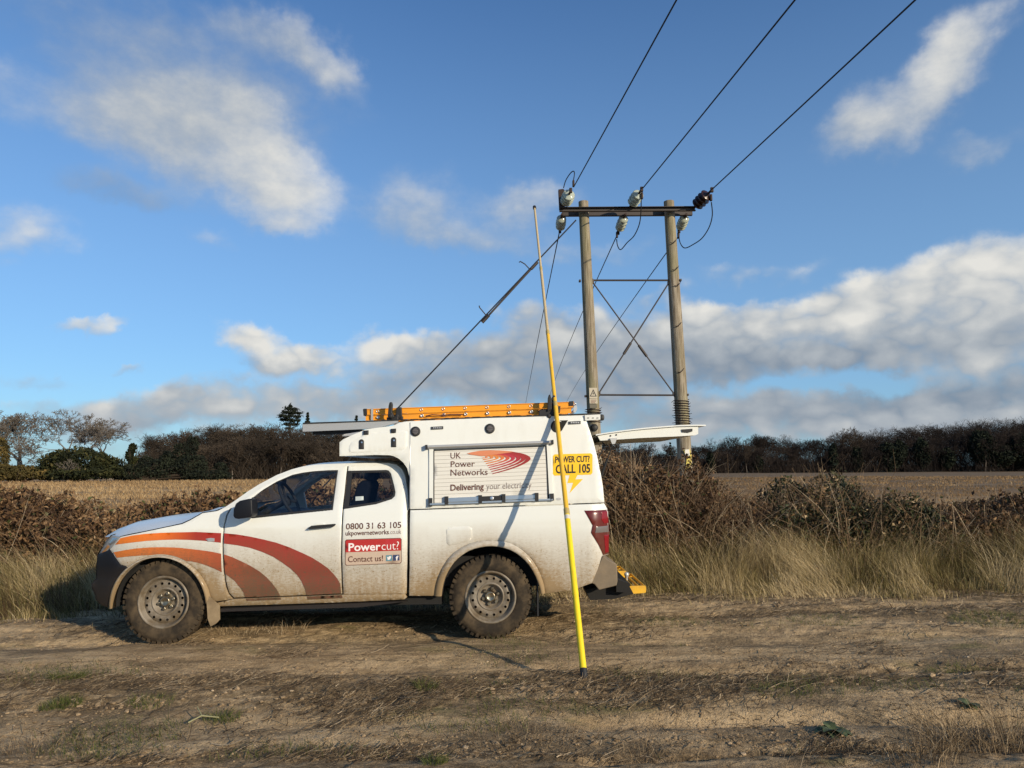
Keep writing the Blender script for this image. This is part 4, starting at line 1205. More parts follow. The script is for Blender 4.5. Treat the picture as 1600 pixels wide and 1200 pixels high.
def prism_px(mb, poly, y0, y1, seen=None):
    """outline seen at distance y0, carried back to y1"""
    pts = [at(a, b, y0 if seen is None else seen) for a, b in poly]
    return mb.prism([Vector((p.x, y0, p.z)) for p in pts], (0, y1 - y0, 0))
def arc(cx, cy, r, a0, a1, n=24, ry=None):
    return [(cx + r * math.cos(rad(a0 + (a1 - a0) * i / n)), cy - (ry or r) * math.sin(rad(a0 + (a1 - a0) * i / n))) for i in range(n + 1)]

truck = thing('pickup_truck', 'white striped pickup truck with a tall canopy parked on the dirt track', 'truck', ((WF.x + WR.x) / 2, YC, float(zg((WF.x + WR.x) / 2))))

FC = (250.5, 947.5)
REAR_OUT = [(678, 931), (680, 915), (683, 904), (690, 888), (698, 875), (707, 865), (719, 856.5), (732, 850), (746, 846), (761, 844), (776, 844.5), (790, 846.5), (801, 850), (812, 856), (822, 864), (831, 873.5), (838, 884), (844, 896), (848.5, 908), (851, 918), (852, 927)]
REAR_IN = [(690, 931), (691.5, 917), (695, 904), (701, 891), (709, 879), (719, 869), (731, 861), (744, 856), (758, 853.5), (772, 853), (785, 855), (797, 859), (808, 865), (818, 873), (826, 882), (832.5, 892), (838, 903), (842, 914), (844, 921), (845, 927)]
fend_arc = arc(FC[0], FC[1], 79.5, 134, 6, 30)
fender = panel('fender', [(188, 838.8), (226, 831.2), (262, 823.5), (284, 819), (297, 813), (316, 802), (336, 799), (359, 793.6)] +
      [(353, 805), (349.5, 819), (346.6, 844), (346.8, 865), (348, 882), (350, 905), (352.3, 918), (357, 929), (363, 936), (338, 940)] + fend_arc[::-1] +
      [(194.8, 884), (188, 882.5), (171, 858), (174, 856)], off_body, M_paint, truck, mirror=True)
panel('panel_badge', [(321, 842), (329, 840.5), (335, 841), (335, 846), (325, 846)], off_body, M_alud, fender, step=0.03, rnd=0, thick=0.004, lift=0.006)
# stripes on the fender
S1U = [(188.5, 840.8), (205, 837), (226, 834.2), (250, 832.6), (267.5, 832), (306, 831.2), (345.6, 833)]
S1L = [(345.2, 848), (320, 845), (295, 843.5), (275, 843), (253.7, 843.6), (230, 845), (212.5, 846.9), (195, 849), (179.8, 851)]
S2U = [(177.5, 863), (195, 859.5), (212.5, 857), (235, 855.2), (253.7, 855), (270, 855.3), (281, 856), (308.7, 859), (330, 862), (345.6, 865.3)]
S2L = [(346.6, 894), (335, 888.5), (322, 883.2), (309, 879.2), (298, 877)] + arc(FC[0], FC[1], 81.5, 60, 100, 14) + [(220, 868), (200, 869.5), (182.5, 871.4)]
panel('stripe', S1U + S1L, off_body, M_st1, fender, rnd=0, thick=0, lift=0.0034, step=0.032)
panel('stripe', S2U + S2L, off_body, M_st2, fender, rnd=0, thick=0, lift=0.0034, step=0.032)

door = panel('door', [(362.5, 792.5), (367.5, 789), (381, 779), (407, 761), (435, 746), (458, 737), (475, 732.8), (490, 730.4), (510, 728.8), (542.2, 727.6), (538, 768), (534.3, 798), (533, 830), (532, 872), (533, 905), (534.3, 927.6), (450, 931), (365.5, 934), (358.5, 927), (355, 917), (352.5, 905), (350.6, 882), (349.2, 865), (349, 844), (351.6, 819), (356, 804)],
      off_body, M_paint, truck, holes=([(393.5, 778.5), (392.8, 809.5), (440, 804.5), (519.5, 796.2), (527.8, 734.8), (510, 735.2), (490, 736.6), (473, 738.8), (457, 742.2), (432, 753), (412, 765)],), mirror=True)
panel('stripe', [(350.4, 833.2), (370, 835), (391, 838.5), (412, 843), (432, 848), (453, 855.5), (473.6, 864.6), (488, 871.5), (501, 879.7), (512, 887.5), (520, 895.5), (527, 904), (531.6, 912), (533.2, 927)] + [(479, 929.8), (476, 919), (471, 908), (463.5, 897.5), (454, 888.5), (441, 879), (427, 870), (410, 862.5), (391, 856), (370, 851.8), (349.9, 849.2)], off_body, M_st1, door, rnd=0, thick=0, lift=0.0034, step=0.032)
panel('stripe', [(350.2, 866.2), (364, 871), (377, 877), (392, 884.5), (405, 892.5), (416, 901.5), (425, 911), (432.5, 921), (438, 931.2)] + [(383, 933), (380.5, 926), (376, 919), (367, 908), (351.8, 896.5)], off_body, M_st2, door, rnd=0, thick=0, lift=0.0034, step=0.032)
sill = panel('sill', [(336, 943), (365, 936.2), (450, 933), (536, 929.6), (632.5, 928.2), (636, 933), (632, 936.5), (536, 941), (342, 947.5)], lambda x, z: off_body(x, z) - 0.012, M_paint, truck, mirror=True, thick=0.08)
panel('stripe', [(384, 935.6), (438.5, 933.6), (439, 937), (386, 939)], lambda x, z: off_body(x, z) - 0.012, M_st2, sill, rnd=0, thick=0, lift=0.0034, step=0.032)
panel('stripe', [(479.5, 932), (534, 930), (535.5, 934.5), (481, 936.8)], lambda x, z: off_body(x, z) - 0.012, M_st1, sill, rnd=0, thick=0, lift=0.0034, step=0.032)
rdoor = panel('door', [(544.6, 727.6), (606, 726.6), (618, 729), (625, 735), (630, 748), (634, 772), (636.5, 800), (637, 850), (636.5, 900), (635.5, 927.4), (536.6, 929), (535.3, 905), (534.3, 872), (535.3, 830), (536.7, 798), (540.4, 768)],
      off_body, M_paint, truck, holes=([(543.6, 736.0), (603, 734.6), (607, 735.4), (610.5, 740), (615, 757), (617.5, 769), (616.5, 775), (612, 779.5), (587, 787.5), (537.5, 795)],), mirror=True)
# panes with black surrounds
def window(outline, grow, m, parent):
    cx = sum(p[0] for p in outline) / len(outline); cy = sum(p[1] for p in outline) / len(outline)
    w_ = panel('window', outline, lambda x, z: off_body(x, z) + 0.006, m, parent, rnd=0, thick=0, step=0.08, mirror=False)
    inner = [(cx + (a - cx) * grow[0], cy + (b - cy) * grow[1]) for a, b in outline]
    panel('gasket', outline, lambda x, z: off_body(x, z) + 0.002, M_black, w_, holes=(inner,), rnd=0, thick=0.02, step=0.06)
    return w_
fwin = window([(393, 778), (392.5, 810.2), (440, 805.2), (520, 797), (528.3, 734.4), (510, 734.8), (490, 736.2), (473, 738.4), (457, 741.8), (432, 752.5), (412, 764.5)], (0.965, 0.91), M_glass, door)
rwin = window([(543.2, 735.6), (603, 734.2), (607, 735), (611, 740), (615.5, 757), (618, 769), (617, 775.3), (612, 780), (587, 788), (537, 795.5)], (0.86, 0.86), M_tintglass, rdoor)
panel('sticker', [(555.5, 776), (568, 775.2), (568, 781.5), (555.5, 782.6)], off_body, mat('label_paper', (0.42, 0.47, 0.46), 0.6), rwin, rnd=0, thick=0.001, lift=-0.004)
# handle
h_ = MB(); prism_px(h_, [(480.5, 826.5), (486, 821.6), (523, 818.6), (524, 820), (521, 823), (485, 826.8)], YT - 0.035, YT - 0.012); h_.build('handle', M_black, door)
panel('handle_dish', [(490, 821)] + arc(500, 822.5, 11, 200, -20, 10, 7) + [(511, 820)], off_body, M_paint, door, rnd=0.006, thick=0.004, lift=0.006, step=0.03)
# mirror
mm = MB(); q = pmap(366, 800, off_body)
for (y0, y1, poly) in ((q.y - 0.25, q.y - 0.10, [(364, 806), (364.5, 796), (368, 787), (374, 782.5), (390, 779), (393.5, 781), (394.5, 804), (391, 808.5), (372, 811), (366, 810)]),):
    prism_px(mm, poly, y0, y1)
prism_px(mm, [(379, 800), (392, 797), (393, 805), (381, 808)], q.y - 0.10, q.y + 0.05)
mir = mm.build('mirror', M_plast, truck)
bv = mir.modifiers.new('b', 'BEVEL'); bv.width = 0.02; bv.segments = 3; bv.limit_method = 'ANGLE'; bv.angle_limit = rad(40)
for p in mir.data.polygons: p.use_smooth = True

# roof rail strip, roof, windscreen, bonnet
EDGE_PX = [(340, 798.5), (352, 792.2), (369, 781), (387, 768), (405, 756.6), (433, 742), (456, 733.3), (473, 729), (490, 726.4), (510, 725), (530, 724.2), (570, 723.5), (606, 723.6), (619, 726), (628, 733), (633, 745), (637, 770), (638.5, 796)]
LOW_PX = [(345, 800), (362, 793.5), (372, 786.2), (390, 773.5), (407, 762), (436, 747), (459, 738), (475, 734), (490, 731.4), (510, 730), (530, 729), (570, 728.2), (606, 728), (617, 730.5), (623.5, 737), (628.5, 750), (632.5, 773), (636, 800)]
def side_strip(mir):
    a = [pmap(x, y, lambda X, Z: off_body(X, Z) + 0.016) for x, y in EDGE_PX]; b = [pmap(x, y, lambda X, Z: off_body(X, Z) + 0.006) for x, y in LOW_PX]
    if mir: a = [Vector((p.x, 2 * YC - p.y, p.z)) for p in a]; b = [Vector((p.x, 2 * YC - p.y, p.z)) for p in b]
    return a, b
nearE, nearL = side_strip(False); farE, farL = side_strip(True)
mb = MB()
mb.grid([nearL, nearE]); mb.grid([farE, farL])
def loft(mb, A, B, n, crown, bow=0.0, smooth=True):
    rows = []
    for j in range(n + 1):
        t = j / n; k = 1 - abs(2 * t - 1) ** 2.6
        rows.append([A[i].lerp(B[i], t) + Vector((-bow * k, 0, crown * k)) for i in range(len(A))])
    return mb.grid(rows, smooth)
loft(mb, nearE[6:14], farE[6:14], 14, 0.028)
loft(mb, nearE[13:], farE[13:], 4, 0.0)
roof = mb.build('roof', M_paint, truck)
mb = MB(); loft(mb, nearE[1:7], farE[1:7], 12, 0.0, 0.09); mb.build('windscreen', M_glass, truck)
HE = [(186, 838.2), (205, 833.8), (226, 829.8), (262, 822.2), (284, 817.4), (297, 811.5), (316, 800.6), (336, 797.6), (353, 791.6)]
HC = [(174, 836), (195, 823), (220, 813.5), (262, 806.2), (284, 804), (297, 802.6), (316, 800), (336, 796.4), (350, 791.5)]
he = [pmap(x, y, lambda X, Z: off_body(X, Z) + 0.02) for x, y in HE]
hc = [at(x, y, YC - 0.25) for x, y in HC]
rows = []
for j in range(21):
    t = j / 10 - 1
    s = 1 - abs(t)
    k = 1 - (1 - s) ** 3
    row = []
    for i in range(len(he)):
        p = he[i]; c = hc[i]
        y = p.y + (YC - p.y) * s
        if t > 0: y = 2 * YC - y
        row.append(Vector((p.x + (c.x - p.x) * k, y, p.z + (c.z - p.z) * k)))
    rows.append(row)
mb = MB(); mb.grid(rows); mb.build('bonnet', M_paint, truck)
# front end: grille, bumper
panel('headlight', [(174.5, 836.4), (187.5, 838.9), (180, 848), (173.6, 856.2), (169.5, 858), (162.5, 866), (154, 866), (161, 852), (167, 843)], lambda x, z: off_body(x, z) - 0.004, M_head, truck, mirror=True)
hl = [o for o in truck.children if o.name.startswith('headlight')][0]
panel('lamp_bowl', [(176, 840), (184, 841), (178.5, 848), (172, 852), (170, 849)], lambda x, z: off_body(x, z) - 0.004, M_alu, hl, rnd=0.002, thick=0.002, lift=0.004, step=0.02)
panel('indicator', [(168, 851), (171.5, 854.5), (168.5, 857), (163.5, 863.5), (158, 864)], lambda x, z: off_body(x, z) - 0.004, mat('amber_lens', (0.32, 0.16, 0.06), 0.2), hl, rnd=0.002, thick=0.002, lift=0.004, step=0.02)
def off_bump(x, z): return off_body(x, z) - 0.015
FR = [(173, 836), (163, 850), (152, 866), (150.3, 885), (150.5, 903), (143, 912), (143.5, 920), (149, 930), (150, 938)]
fa = [pmap(x, y, off_bump) for x, y in FR]; fb = [Vector((p.x, 2 * YC - p.y, p.z)) for p in fa]
mb = MB(); loft(mb, fa, fb, 12, 0, 0.10); mb.build('grille', M_plast, truck)
panel('bumper', [(152, 866.4), (170.6, 859.3), (187.6, 883.4), (195.6, 884.6)] + arc(FC[0], FC[1], 80.5, 131, 181, 12) + [(169, 949), (158, 946), (150, 938), (149, 930), (143.5, 920), (142.5, 912), (150.3, 903)], off_bump, M_plast, truck, mirror=True, thick=0.06)

# wheel arch lips
def flare(OUT, IN, off, name, bulge=0.036):
    n = 26
    def rs(pl):
        d = [0]
        for i in range(1, len(pl)): d.append(d[-1] + math.hypot(pl[i][0] - pl[i - 1][0], pl[i][1] - pl[i - 1][1]))
        t = np.linspace(0, d[-1], n)
        return list(zip(np.interp(t, d, [p[0] for p in pl]), np.interp(t, d, [p[1] for p in pl])))
    A = rs(OUT); B = rs(IN)
    for mir in (False, True):
        rows = []
        for k, (t, bz) in enumerate(((0, 0.0), (0.15, 0.5), (0.35, 0.85), (0.6, 1.0), (0.85, 1.0), (1.0, 0.82), (1.0, -1.6))):
            row = []
            for i in range(n):
                px, py = A[i][0] + (B[i][0] - A[i][0]) * t, A[i][1] + (B[i][1] - A[i][1]) * t
                p = pmap(px, py, off); y = float(YT + off(p.x, p.z)) - bulge * bz + 0.002
                row.append(Vector((p.x, 2 * YC - y if mir else y, p.z)))
            rows.append(row)
        MB().grid(rows).build(name, M_paint, truck)
    # dark liner behind the arch
    rows = []
    for yy in (YT + 0.05, YT + 0.42):
        rows.append([Vector((at(b[0], b[1], YT).x, yy, at(b[0], b[1], YT).z)) for b in B])
    mb = MB().grid(rows); c = [Vector((v.x, YT + 0.42, v.z)) for v in rows[1]]
    mb.add(c, [tuple(range(len(c)))])
    for mir in (False, True):
        m2 = MB(); m2.add([(v[0], 2 * YC - v[1] if mir else v[1], v[2]) for v in mb.v], mb.f, True)
        m2.build('wheel_well', M_gap, truck)
flare(arc(FC[0], FC[1], 80, 182, 4, 30), arc(FC[0] - 0.5, FC[1], 73.5, 182, 4, 30, 77), off_body, 'wheel_arch')
# bed side
bed = panel('bed_side', [(641, 797.5), (760, 793.3), (944, 786.4), (949.3, 796), (951, 830), (951, 866), (942, 868), (925, 911), (895, 922), (852.2, 927.5)] + REAR_OUT[::-1][1:] + [(639.2, 931), (640, 880)], off_bed, M_paint, truck, mirror=True)
flare(REAR_OUT, REAR_IN, off_bed, 'wheel_arch', 0.03)
panel('fuel_flap', [(700, 823.5), (732, 822.3), (737.5, 825.5), (738.5, 840), (733, 845.5), (713, 850.8), (702, 852.6), (698, 849), (697, 828)], off_bed, M_paint, bed, step=0.03, rnd=0.004, thick=0.004, lift=0.005)
panel('panel_badge', [(757, 847.5), (771, 846.8), (771, 849.3), (757, 849.8)], off_bed, M_ltbrown, bed, step=0.03, rnd=0, thick=0.001, lift=0.004)
# bed / cab floor, rear wall, dark underside
mb = MB()
prism_px(mb, [(200, 905), (330, 925), (640, 922), (690, 915), (840, 915), (925, 905), (925, 870), (200, 870)], YT + 0.16, 2 * YC - YT - 0.16)
prism_px(mb, [(330, 950), (560, 946), (690, 944), (690, 930), (330, 936)], YT + 0.13, YT + 0.3)
mb.build('chassis', M_gap, truck)
mb = MB(); prism_px(mb, [(344, 951.5), (636, 939.5), (600, 944.5), (560, 949), (344, 956)], YT + 0.03, YT + 0.10); mb.build('side_step', M_plast, truck)
mb = MB(); prism_px(mb, [(944, 790), (950, 800), (950, 866), (944, 866)], YT + 0.10, 2 * YC - YT - 0.10); mb.build('tailgate', M_paint, truck)
lt = panel('tail_light', [(913, 797.8), (949.6, 796.2), (952, 830), (951.6, 865.5), (942.5, 867.3), (936, 853), (923.6, 832.5), (926, 821)], off_bed, M_glassred, truck, mirror=True, lift=0.008, thick=0.02, step=0.03)
panel('reflector', [(940, 800), (949.8, 798.5), (950.5, 817), (944, 818), (940, 812)], off_bed, M_redlit, lt, rnd=0.002, thick=0.004, lift=0.013, step=0.02)
panel('reflector', [(932, 823), (950.8, 821), (951.3, 831), (930, 832.5)], off_bed, M_clear, lt, rnd=0.002, thick=0.004, lift=0.012, step=0.02)
panel('reflector', [(944, 836), (951.4, 835), (951, 862), (946, 864)], off_bed, M_redlit, lt, rnd=0.002, thick=0.004, lift=0.013, step=0.02)
# bumper end, tow gear, steps
mb = MB(); prism_px(mb, [(941.5, 869), (944, 868.5), (949, 874), (960, 879.5), (964, 882), (965, 908), (963.5, 915), (936, 922), (929, 913), (924, 911)], YT + 0.03, YT + 0.42); o = mb.build('rear_bumper', M_mudgrey, truck)
b_ = o.modifiers.new('b', 'BEVEL'); b_.width = 0.012; b_.segments = 2
mb = MB(); prism_px(mb, [(941.5, 872), (964, 884), (965, 908), (936, 918)], YT + 0.44, 2 * YC - YT - 0.05); mb.build('rear_bumper', M_mudgrey, truck)
mb = MB(); prism_px(mb, [(915, 922), (978, 905), (990, 928), (960, 936), (922, 938)], YT + 0.25, YT + 0.9); prism_px(mb, [(963, 905), (985, 912), (982, 926), (963, 925)], YT + 0.16, YT + 0.30); mb.build('tow_bar', M_gap, truck)
def step_tread(y0, y1, xa, xb, ytop, ybot, name='step'):
    mb = MB(); prism_px(mb, [(xa, ytop), (xb - 3, ytop - 1), (xb, ytop + 1), (xb, ybot - 1), (xb - 2, ybot), (xa, ybot + 2)], y0, y0 + 0.018)
    s = mb.build(name, M_step, truck)
    mb = MB(); pa = at(xa, ytop, y0); pb = at(xb, ytop, y0)
    for k in range(6):
        x = pa.x - 0.10 + (pb.x - pa.x + 0.10) * k / 5 - 0.006
        mb.box((x, (y0 + y1) / 2 + 0.02, pa.z - 0.012), (0.009, y1 - y0, 0.022))
    mb.box(((pa.x + pb.x) / 2 - 0.05, y1, pa.z - 0.02), (pb.x - pa.x + 0.1, 0.012, 0.035))
    mb.build('grating', M_step, s)
    return s
step_tread(YT + 0.32, YT + 1.15, 977, 1009.5, 916, 926.5)
step_tread(YT + 0.92, YT + 1.35, 945, 979, 893, 902)
mb = MB(); p = at(979, 898, YT + 0.80); mb.lathe((p.x, p.y, p.z - 0.03), (0, 0, 1), [(-0.03, 0.012), (0, 0.012), (0.02, 0.022), (0.035, 0.025), (0.05, 0.02), (0.06, 0.0)], 14); mb.build('tow_ball', M_alud, truck)
# mud flaps
mb = MB(); prism_px(mb, [(322, 928), (343, 946), (343.5, 968), (338, 974), (329, 979), (324.5, 967)], YT + 0.02, YT + 0.03); mb.build('mud_flap', M_flap, truck)
mb = MB(); a = at(840, 905, YT + .05); mb.box((a.x + 0.0, YT + 0.16, a.z - 0.16), (0.014, 0.24, 0.34)); mb.build('mud_flap', M_black, truck)

# ---- wheels
def wheel(c, far=False):
    R = 63.2 * (YT + 0.05) / F
    s = 1 if not far else -1
    ax = Vector((0, s, 0))
    w_ = thing('wheel', None, None); c = Vector(c); w_.parent = truck; w_.location = Vector(c) - world_of(truck)
    w_.empty_display_size = 0.1
    def P(d, r): return (d, r)
    rt = 0.236
    mb = MB()
    mb.lathe(c, ax, [(0.020, rt - 0.006), (0.004, rt + 0.004), (-0.006, rt + 0.03), (-0.008, rt + 0.075), (0.0, R - 0.055), (0.012, R - 0.03), (0.035, R - 0.014), (0.12, R - 0.010), (0.205, R - 0.014), (0.23, R - 0.03), (0.245, rt + 0.05), (0.235, rt)], 72)
    # tread blocks wrapping over the shoulder
    nb = 46
    for k in range(nb):
        a = 2 * math.pi * k / nb
        for (d0, d1, r0, r1, da, wd) in ((0.004, 0.062, R - 0.045, R, 0.0, 0.62), (0.068, 0.115, R - 0.02, R, 0.5, 0.66), (0.12, 0.165, R - 0.02, R, 0.0, 0.66), (0.17, 0.232, R - 0.04, R, 0.5, 0.62)):
            aa = a + da * 2 * math.pi / nb; hw = wd * math.pi / nb
            if d0 < 0.01 and k % 2: r0 = R - 0.030
            vs = []
            for (d, r_) in ((d0, r0), (d0 + 0.012 if d0 < 0.01 else d0, r1 - 0.004), (d1, r1), (d1, r0)):
                for e in (-hw, hw):
                    vs.append(Vector(c) + ax * d + Vector((math.cos(aa + e), 0, math.sin(aa + e))) * r_)
            mb.add(vs, [(0, 2, 3, 1), (2, 4, 5, 3), (4, 6, 7, 5), (0, 6, 4, 2), (1, 3, 5, 7)])
    mb.build('tyre', M_tyre, w_)
    mb = MB()
    mb.lathe(c, ax, [(0.005, rt + 0.003), (-0.004, rt - 0.004), (-0.002, rt - 0.014), (0.012, rt - 0.022), (0.045, rt - 0.032), (0.055, 0.196)], 64)
    mb.lathe(c, ax, [(0.045, 0.128), (0.035, 0.120), (0.040, 0.112), (0.075, 0.098), (0.085, 0.085), (0.085, 0.03)], 48)
    # perforated disc
    nh = 16
    outer = [(0.199 * math.cos(2 * math.pi * i / 64), 0.199 * math.sin(2 * math.pi * i / 64)) for i in range(64)]
    inner = [(0.127 * math.cos(2 * math.pi * i / 48), 0.127 * math.sin(2 * math.pi * i / 48)) for i in range(48)]
    holes = [inner]
    for k in range(nh):
        a = 2 * math.pi * (k + 0.5) / nh
        holes.append([(0.166 * math.cos(a) + 0.0125 * math.cos(2 * math.pi * i / 10), 0.166 * math.sin(a) + 0.0125 * math.sin(2 * math.pi * i / 10)) for i in range(10)])
    V, Fc, _ = fill2d([outer] + holes, 0.05)
    rr = np.hypot(V[:, 0], V[:, 1]); dd = np.interp(rr, [0.127, 0.145, 0.185, 0.199], [0.045, 0.035, 0.038, 0.055])
    mb.add([Vector(c) + ax * float(d) + Vector((float(v[0]), 0, float(v[1]))) for v, d in zip(V, dd)], [tuple(t) for t in Fc], True)
    mb.build('rim', M_rim, w_)
    mb = MB(); mb.lathe(c, ax, [(0.16, 0.001), (0.16, 0.205), (0.10, 0.205), (0.06, 0.21)], 40); mb.build('brake_drum', M_gap, w_)
    mb = MB(); mb.lathe(c, ax, [(0.085, 0.052), (0.045, 0.048), (0.035, 0.042), (0.030, 0.036), (0.036, 0.030), (0.036, 0.001)], 32)
    for k in range(6):
        a = 2 * math.pi * (k + 0.3) / 6; q = Vector(c) + Vector((math.cos(a), 0, math.sin(a))) * 0.0695
        mb.lathe(q, ax, [(0.085, 0.0175), (0.056, 0.0165), (0.052, 0.012), (0.045, 0.011), (0.045, 0.001)], 6, smooth=False)
    mb.build('hub', M_hub, w_)
    return w_
for c in (WF, WR):
    z = float(zg(c.x)) + 63.2 * (YT + 0.05) / F - 0.008
    wheel((c.x, YT + 0.045, z))
    wheel((c.x, 2 * YC - YT - 0.045, z), True)

# ---- cab inside
mb = MB(); prism_px(mb, [(345, 812), (380, 806), (425, 812), (440, 830), (440, 925), (350, 925)], YT + 0.12, 2 * YC - YT - 0.12); mb.build('dashboard', M_interior, truck)
def seat(yc):
    mb = MB()
    for poly, y0, y1 in (([(520, 835), (562, 826), (578, 760), (576, 752), (566, 750), (558, 757), (540, 812), (500, 822), (480, 830), (478, 850), (520, 855)], yc - 0.25, yc + 0.25), ([(567, 749), (571, 735), (579, 732), (586, 735), (586, 748), (580, 752)], yc - 0.13, yc + 0.13)):
        prism_px(mb, poly, y0, y1)
    o = mb.build('seat', M_seat, truck)
    m_ = o.modifiers.new('b', 'BEVEL'); m_.width = 0.03; m_.segments = 3; m_.limit_method = 'ANGLE'
    return o
seat(YC - 0.40); seat(YC + 0.42)
mb = MB()
sc_ = at(452, 780, YC - 0.40); axs = Vector((-0.85, 0, -0.45)).normalized(); u1 = Vector((0, 1, 0)); u2 = axs.cross(u1)
mb.tube([sc_ + (u1 * math.cos(t) + u2 * math.sin(t)) * 0.185 for t in np.linspace(0, 2 * math.pi, 29)], 0.016, 8, caps=False)
for t in (0.2, math.pi - 0.2, math.pi * 1.5): mb.tube([sc_ + (u1 * math.cos(t) + u2 * math.sin(t)) * 0.185, sc_ + axs * 0.03], 0.014, 6)
mb.lathe(sc_ + axs * 0.05, -axs, [(0, 0.001), (0, 0.05), (0.03, 0.06), (0.05, 0.04)], 16)
mb.tube([sc_ + axs * 0.03, sc_ + axs * 0.5], 0.03, 8)
mb.build('steering_wheel', M_interior, truck)
mb = MB(); prism_px(mb, [(618, 730), (624, 733), (630, 796), (632, 925), (622, 925), (612, 760)], YT + 0.36, 2 * YC - YT - 0.36, YT + 0.20); mb.build('cab_rear_wall', M_interior, truck)
mb = MB(); p0 = at(440, 747, YC); mb.box((p0.x, p0.y, p0.z - 0.03), (0.03, 0.26, 0.07), bevel=0.012); mb.build('interior_mirror', M_interior, truck)

# ---- canopy
box = panel('canopy', [(641, 795.6), (641, 760), (639.5, 744), (636, 731), (630, 722.5), (623, 716.6), (616, 713), (608.7, 711.2), (587, 710.6), (530.4, 712.6), (530.4, 691), (536, 686.5), (553, 678.5), (572, 670.8), (590, 668.2), (612, 665.6), (618, 663.2), (623, 660.8), (632, 658.8), (641, 658), (760, 653), (914, 648.6), (915.5, 656), (921, 671), (927, 689), (931, 705), (935, 723), (939, 742), (942, 759), (944.3, 785)], off_box, M_shell, truck, mirror=True, thick=0.05, step=0.07)
ct = [(530.4, 691), (536, 686.5), (553, 678.5), (572, 670.8), (590, 668.2), (612, 665.6), (623, 660.8), (632, 658.8), (641, 658), (760, 653), (914, 648.6)]
cb = [(530.4, 691), (530.4, 712.6), (587, 710.6), (608.7, 711.2), (616, 713), (623, 716.6), (630, 722.5), (636, 731), (639.5, 744), (641, 760), (641, 795.6)]
mb = MB()
for pl in (ct, cb):
    a = [pmap(x, y, off_box) for x, y in pl]; b = [Vector((p.x, 2 * YC - p.y, p.z)) for p in a]
    a = [p + Vector((0, 0.004, 0)) for p in a]; b = [p - Vector((0, 0.004, 0)) for p in b]
    loft(mb, a, b, 6, 0.0)
mb.build('canopy_shell', M_shell, truck)
mb = MB()
for s in (0, 1):    # rear door frame posts and the dark load space behind
    pl = [(915, 657), (921, 671), (931, 705), (939, 742), (944.3, 785), (938, 785), (932, 742), (924, 705), (914, 671), (909, 657)]
    if s == 0: prism_px(mb, pl, YT + 0.16, YT + 0.19)
mb.build('door_frame', M_shell, truck)
mb = MB(); prism_px(mb, [(700, 668), (700, 790), (660, 790), (660, 668)], YT + 0.2, 2 * YC - YT - 0.2); mb.build('partition', M_gap, truck)
# seams on the nose door
nose = panel('locker_door', [(546, 706.2), (545, 703), (545, 697), (549, 691), (560, 683), (571, 677), (600, 674.3), (632, 672.2), (636, 674), (637, 679), (636.6, 696), (634, 701), (628, 703.4), (590, 705.4), (552, 707.6)], off_box, M_shell, box, rnd=0.004, thick=0.003, lift=0.004, step=0.05)
for (x, y) in ((571.6, 675.8), (614.5, 673.0)):
    panel('hinge', [(x - 4, y - 3), (x + 4, y - 3.5), (x + 4, y + 3), (x - 4, y + 3.5)], off_box, M_black, nose, rnd=0.004, thick=0.01, lift=0.018, step=0.03)
for (x, y) in ((564.6, 694.2), (615, 691)):
    panel('latch', [(x - 4, y + 7.5), (x - 4, y - 4)] + arc(x, y - 4, 4, 180, 0, 8) + [(x + 4, y - 4), (x + 4, y + 7.5)], off_box, M_black, nose, rnd=0.003, thick=0.008, lift=0.012, step=0.03)
    panel('lock', arc(x + 0.6, y - 3, 1.4, 0, 340, 8), off_box, M_alu, nose, rnd=0, thick=0.004, lift=0.018, step=0.03)
panel('moulding', [(640.2, 660), (641.6, 660), (641.6, 795), (640.2, 795)], off_box, M_alud, box, rnd=0, thick=0.001, lift=0.001, step=0.1)
# side lamps and vents
for (x, y) in ((649, 674), (765.4, 669.6)):
    l_ = panel('side_lamp', arc(x, y, 7.8, 0, 345, 23), off_box, M_black, box, rnd=0.004, thick=0.012, lift=0.012, step=0.03)
    panel('lens', arc(x, y, 4.6, 0, 340, 17), off_box, M_clear, l_, rnd=0.002, thick=0.003, lift=0.015, step=0.02)
    for k in range(3):
        panel('lens_bar', [(x - 4.5, y - 2.6 + k * 2.4), (x + 4.5, y - 3 + k * 2.4), (x + 4.5, y - 2.2 + k * 2.4), (x - 4.5, y - 1.8 + k * 2.4)], off_box, M_black, l_, rnd=0, thick=0.002, lift=0.0165, step=0.03)
for (x, y) in ((683, 668.4), (898, 660.2)):
    l_ = panel('marker_lamp', [(x - 9.5, y - 1.6), (x + 9.5, y - 2.6), (x + 9.5, y + 1.8), (x - 9.5, y + 2.8)], off_box, mat('marker_housing', (0.04, 0.04, 0.04), 0.4), box, rnd=0.003, thick=0.01, lift=0.012, step=0.03)
    for k in range(5): panel('lens', [(x - 6 + k * 2.8, y - 0.9), (x - 4.4 + k * 2.8, y - 1.0), (x - 4.4 + k * 2.8, y + 1.0), (x - 6 + k * 2.8, y + 1.1)], off_box, M_alud, l_, rnd=0, thick=0.002, lift=0.0135, step=0.02)
panel('air_vent', arc(870.5, 666, 10, 40, 330, 22) + [(879.5, 670), (887.5, 656.5), (870, 657)], off_box, M_gap, box, rnd=0.002, thick=0.004, lift=0.004, step=0.04)
panel('panel_badge', arc(873, 779.6, 4, 0, 340, 14, 2), off_box, M_alud, box, rnd=0, thick=0.002, lift=0.003, step=0.03)

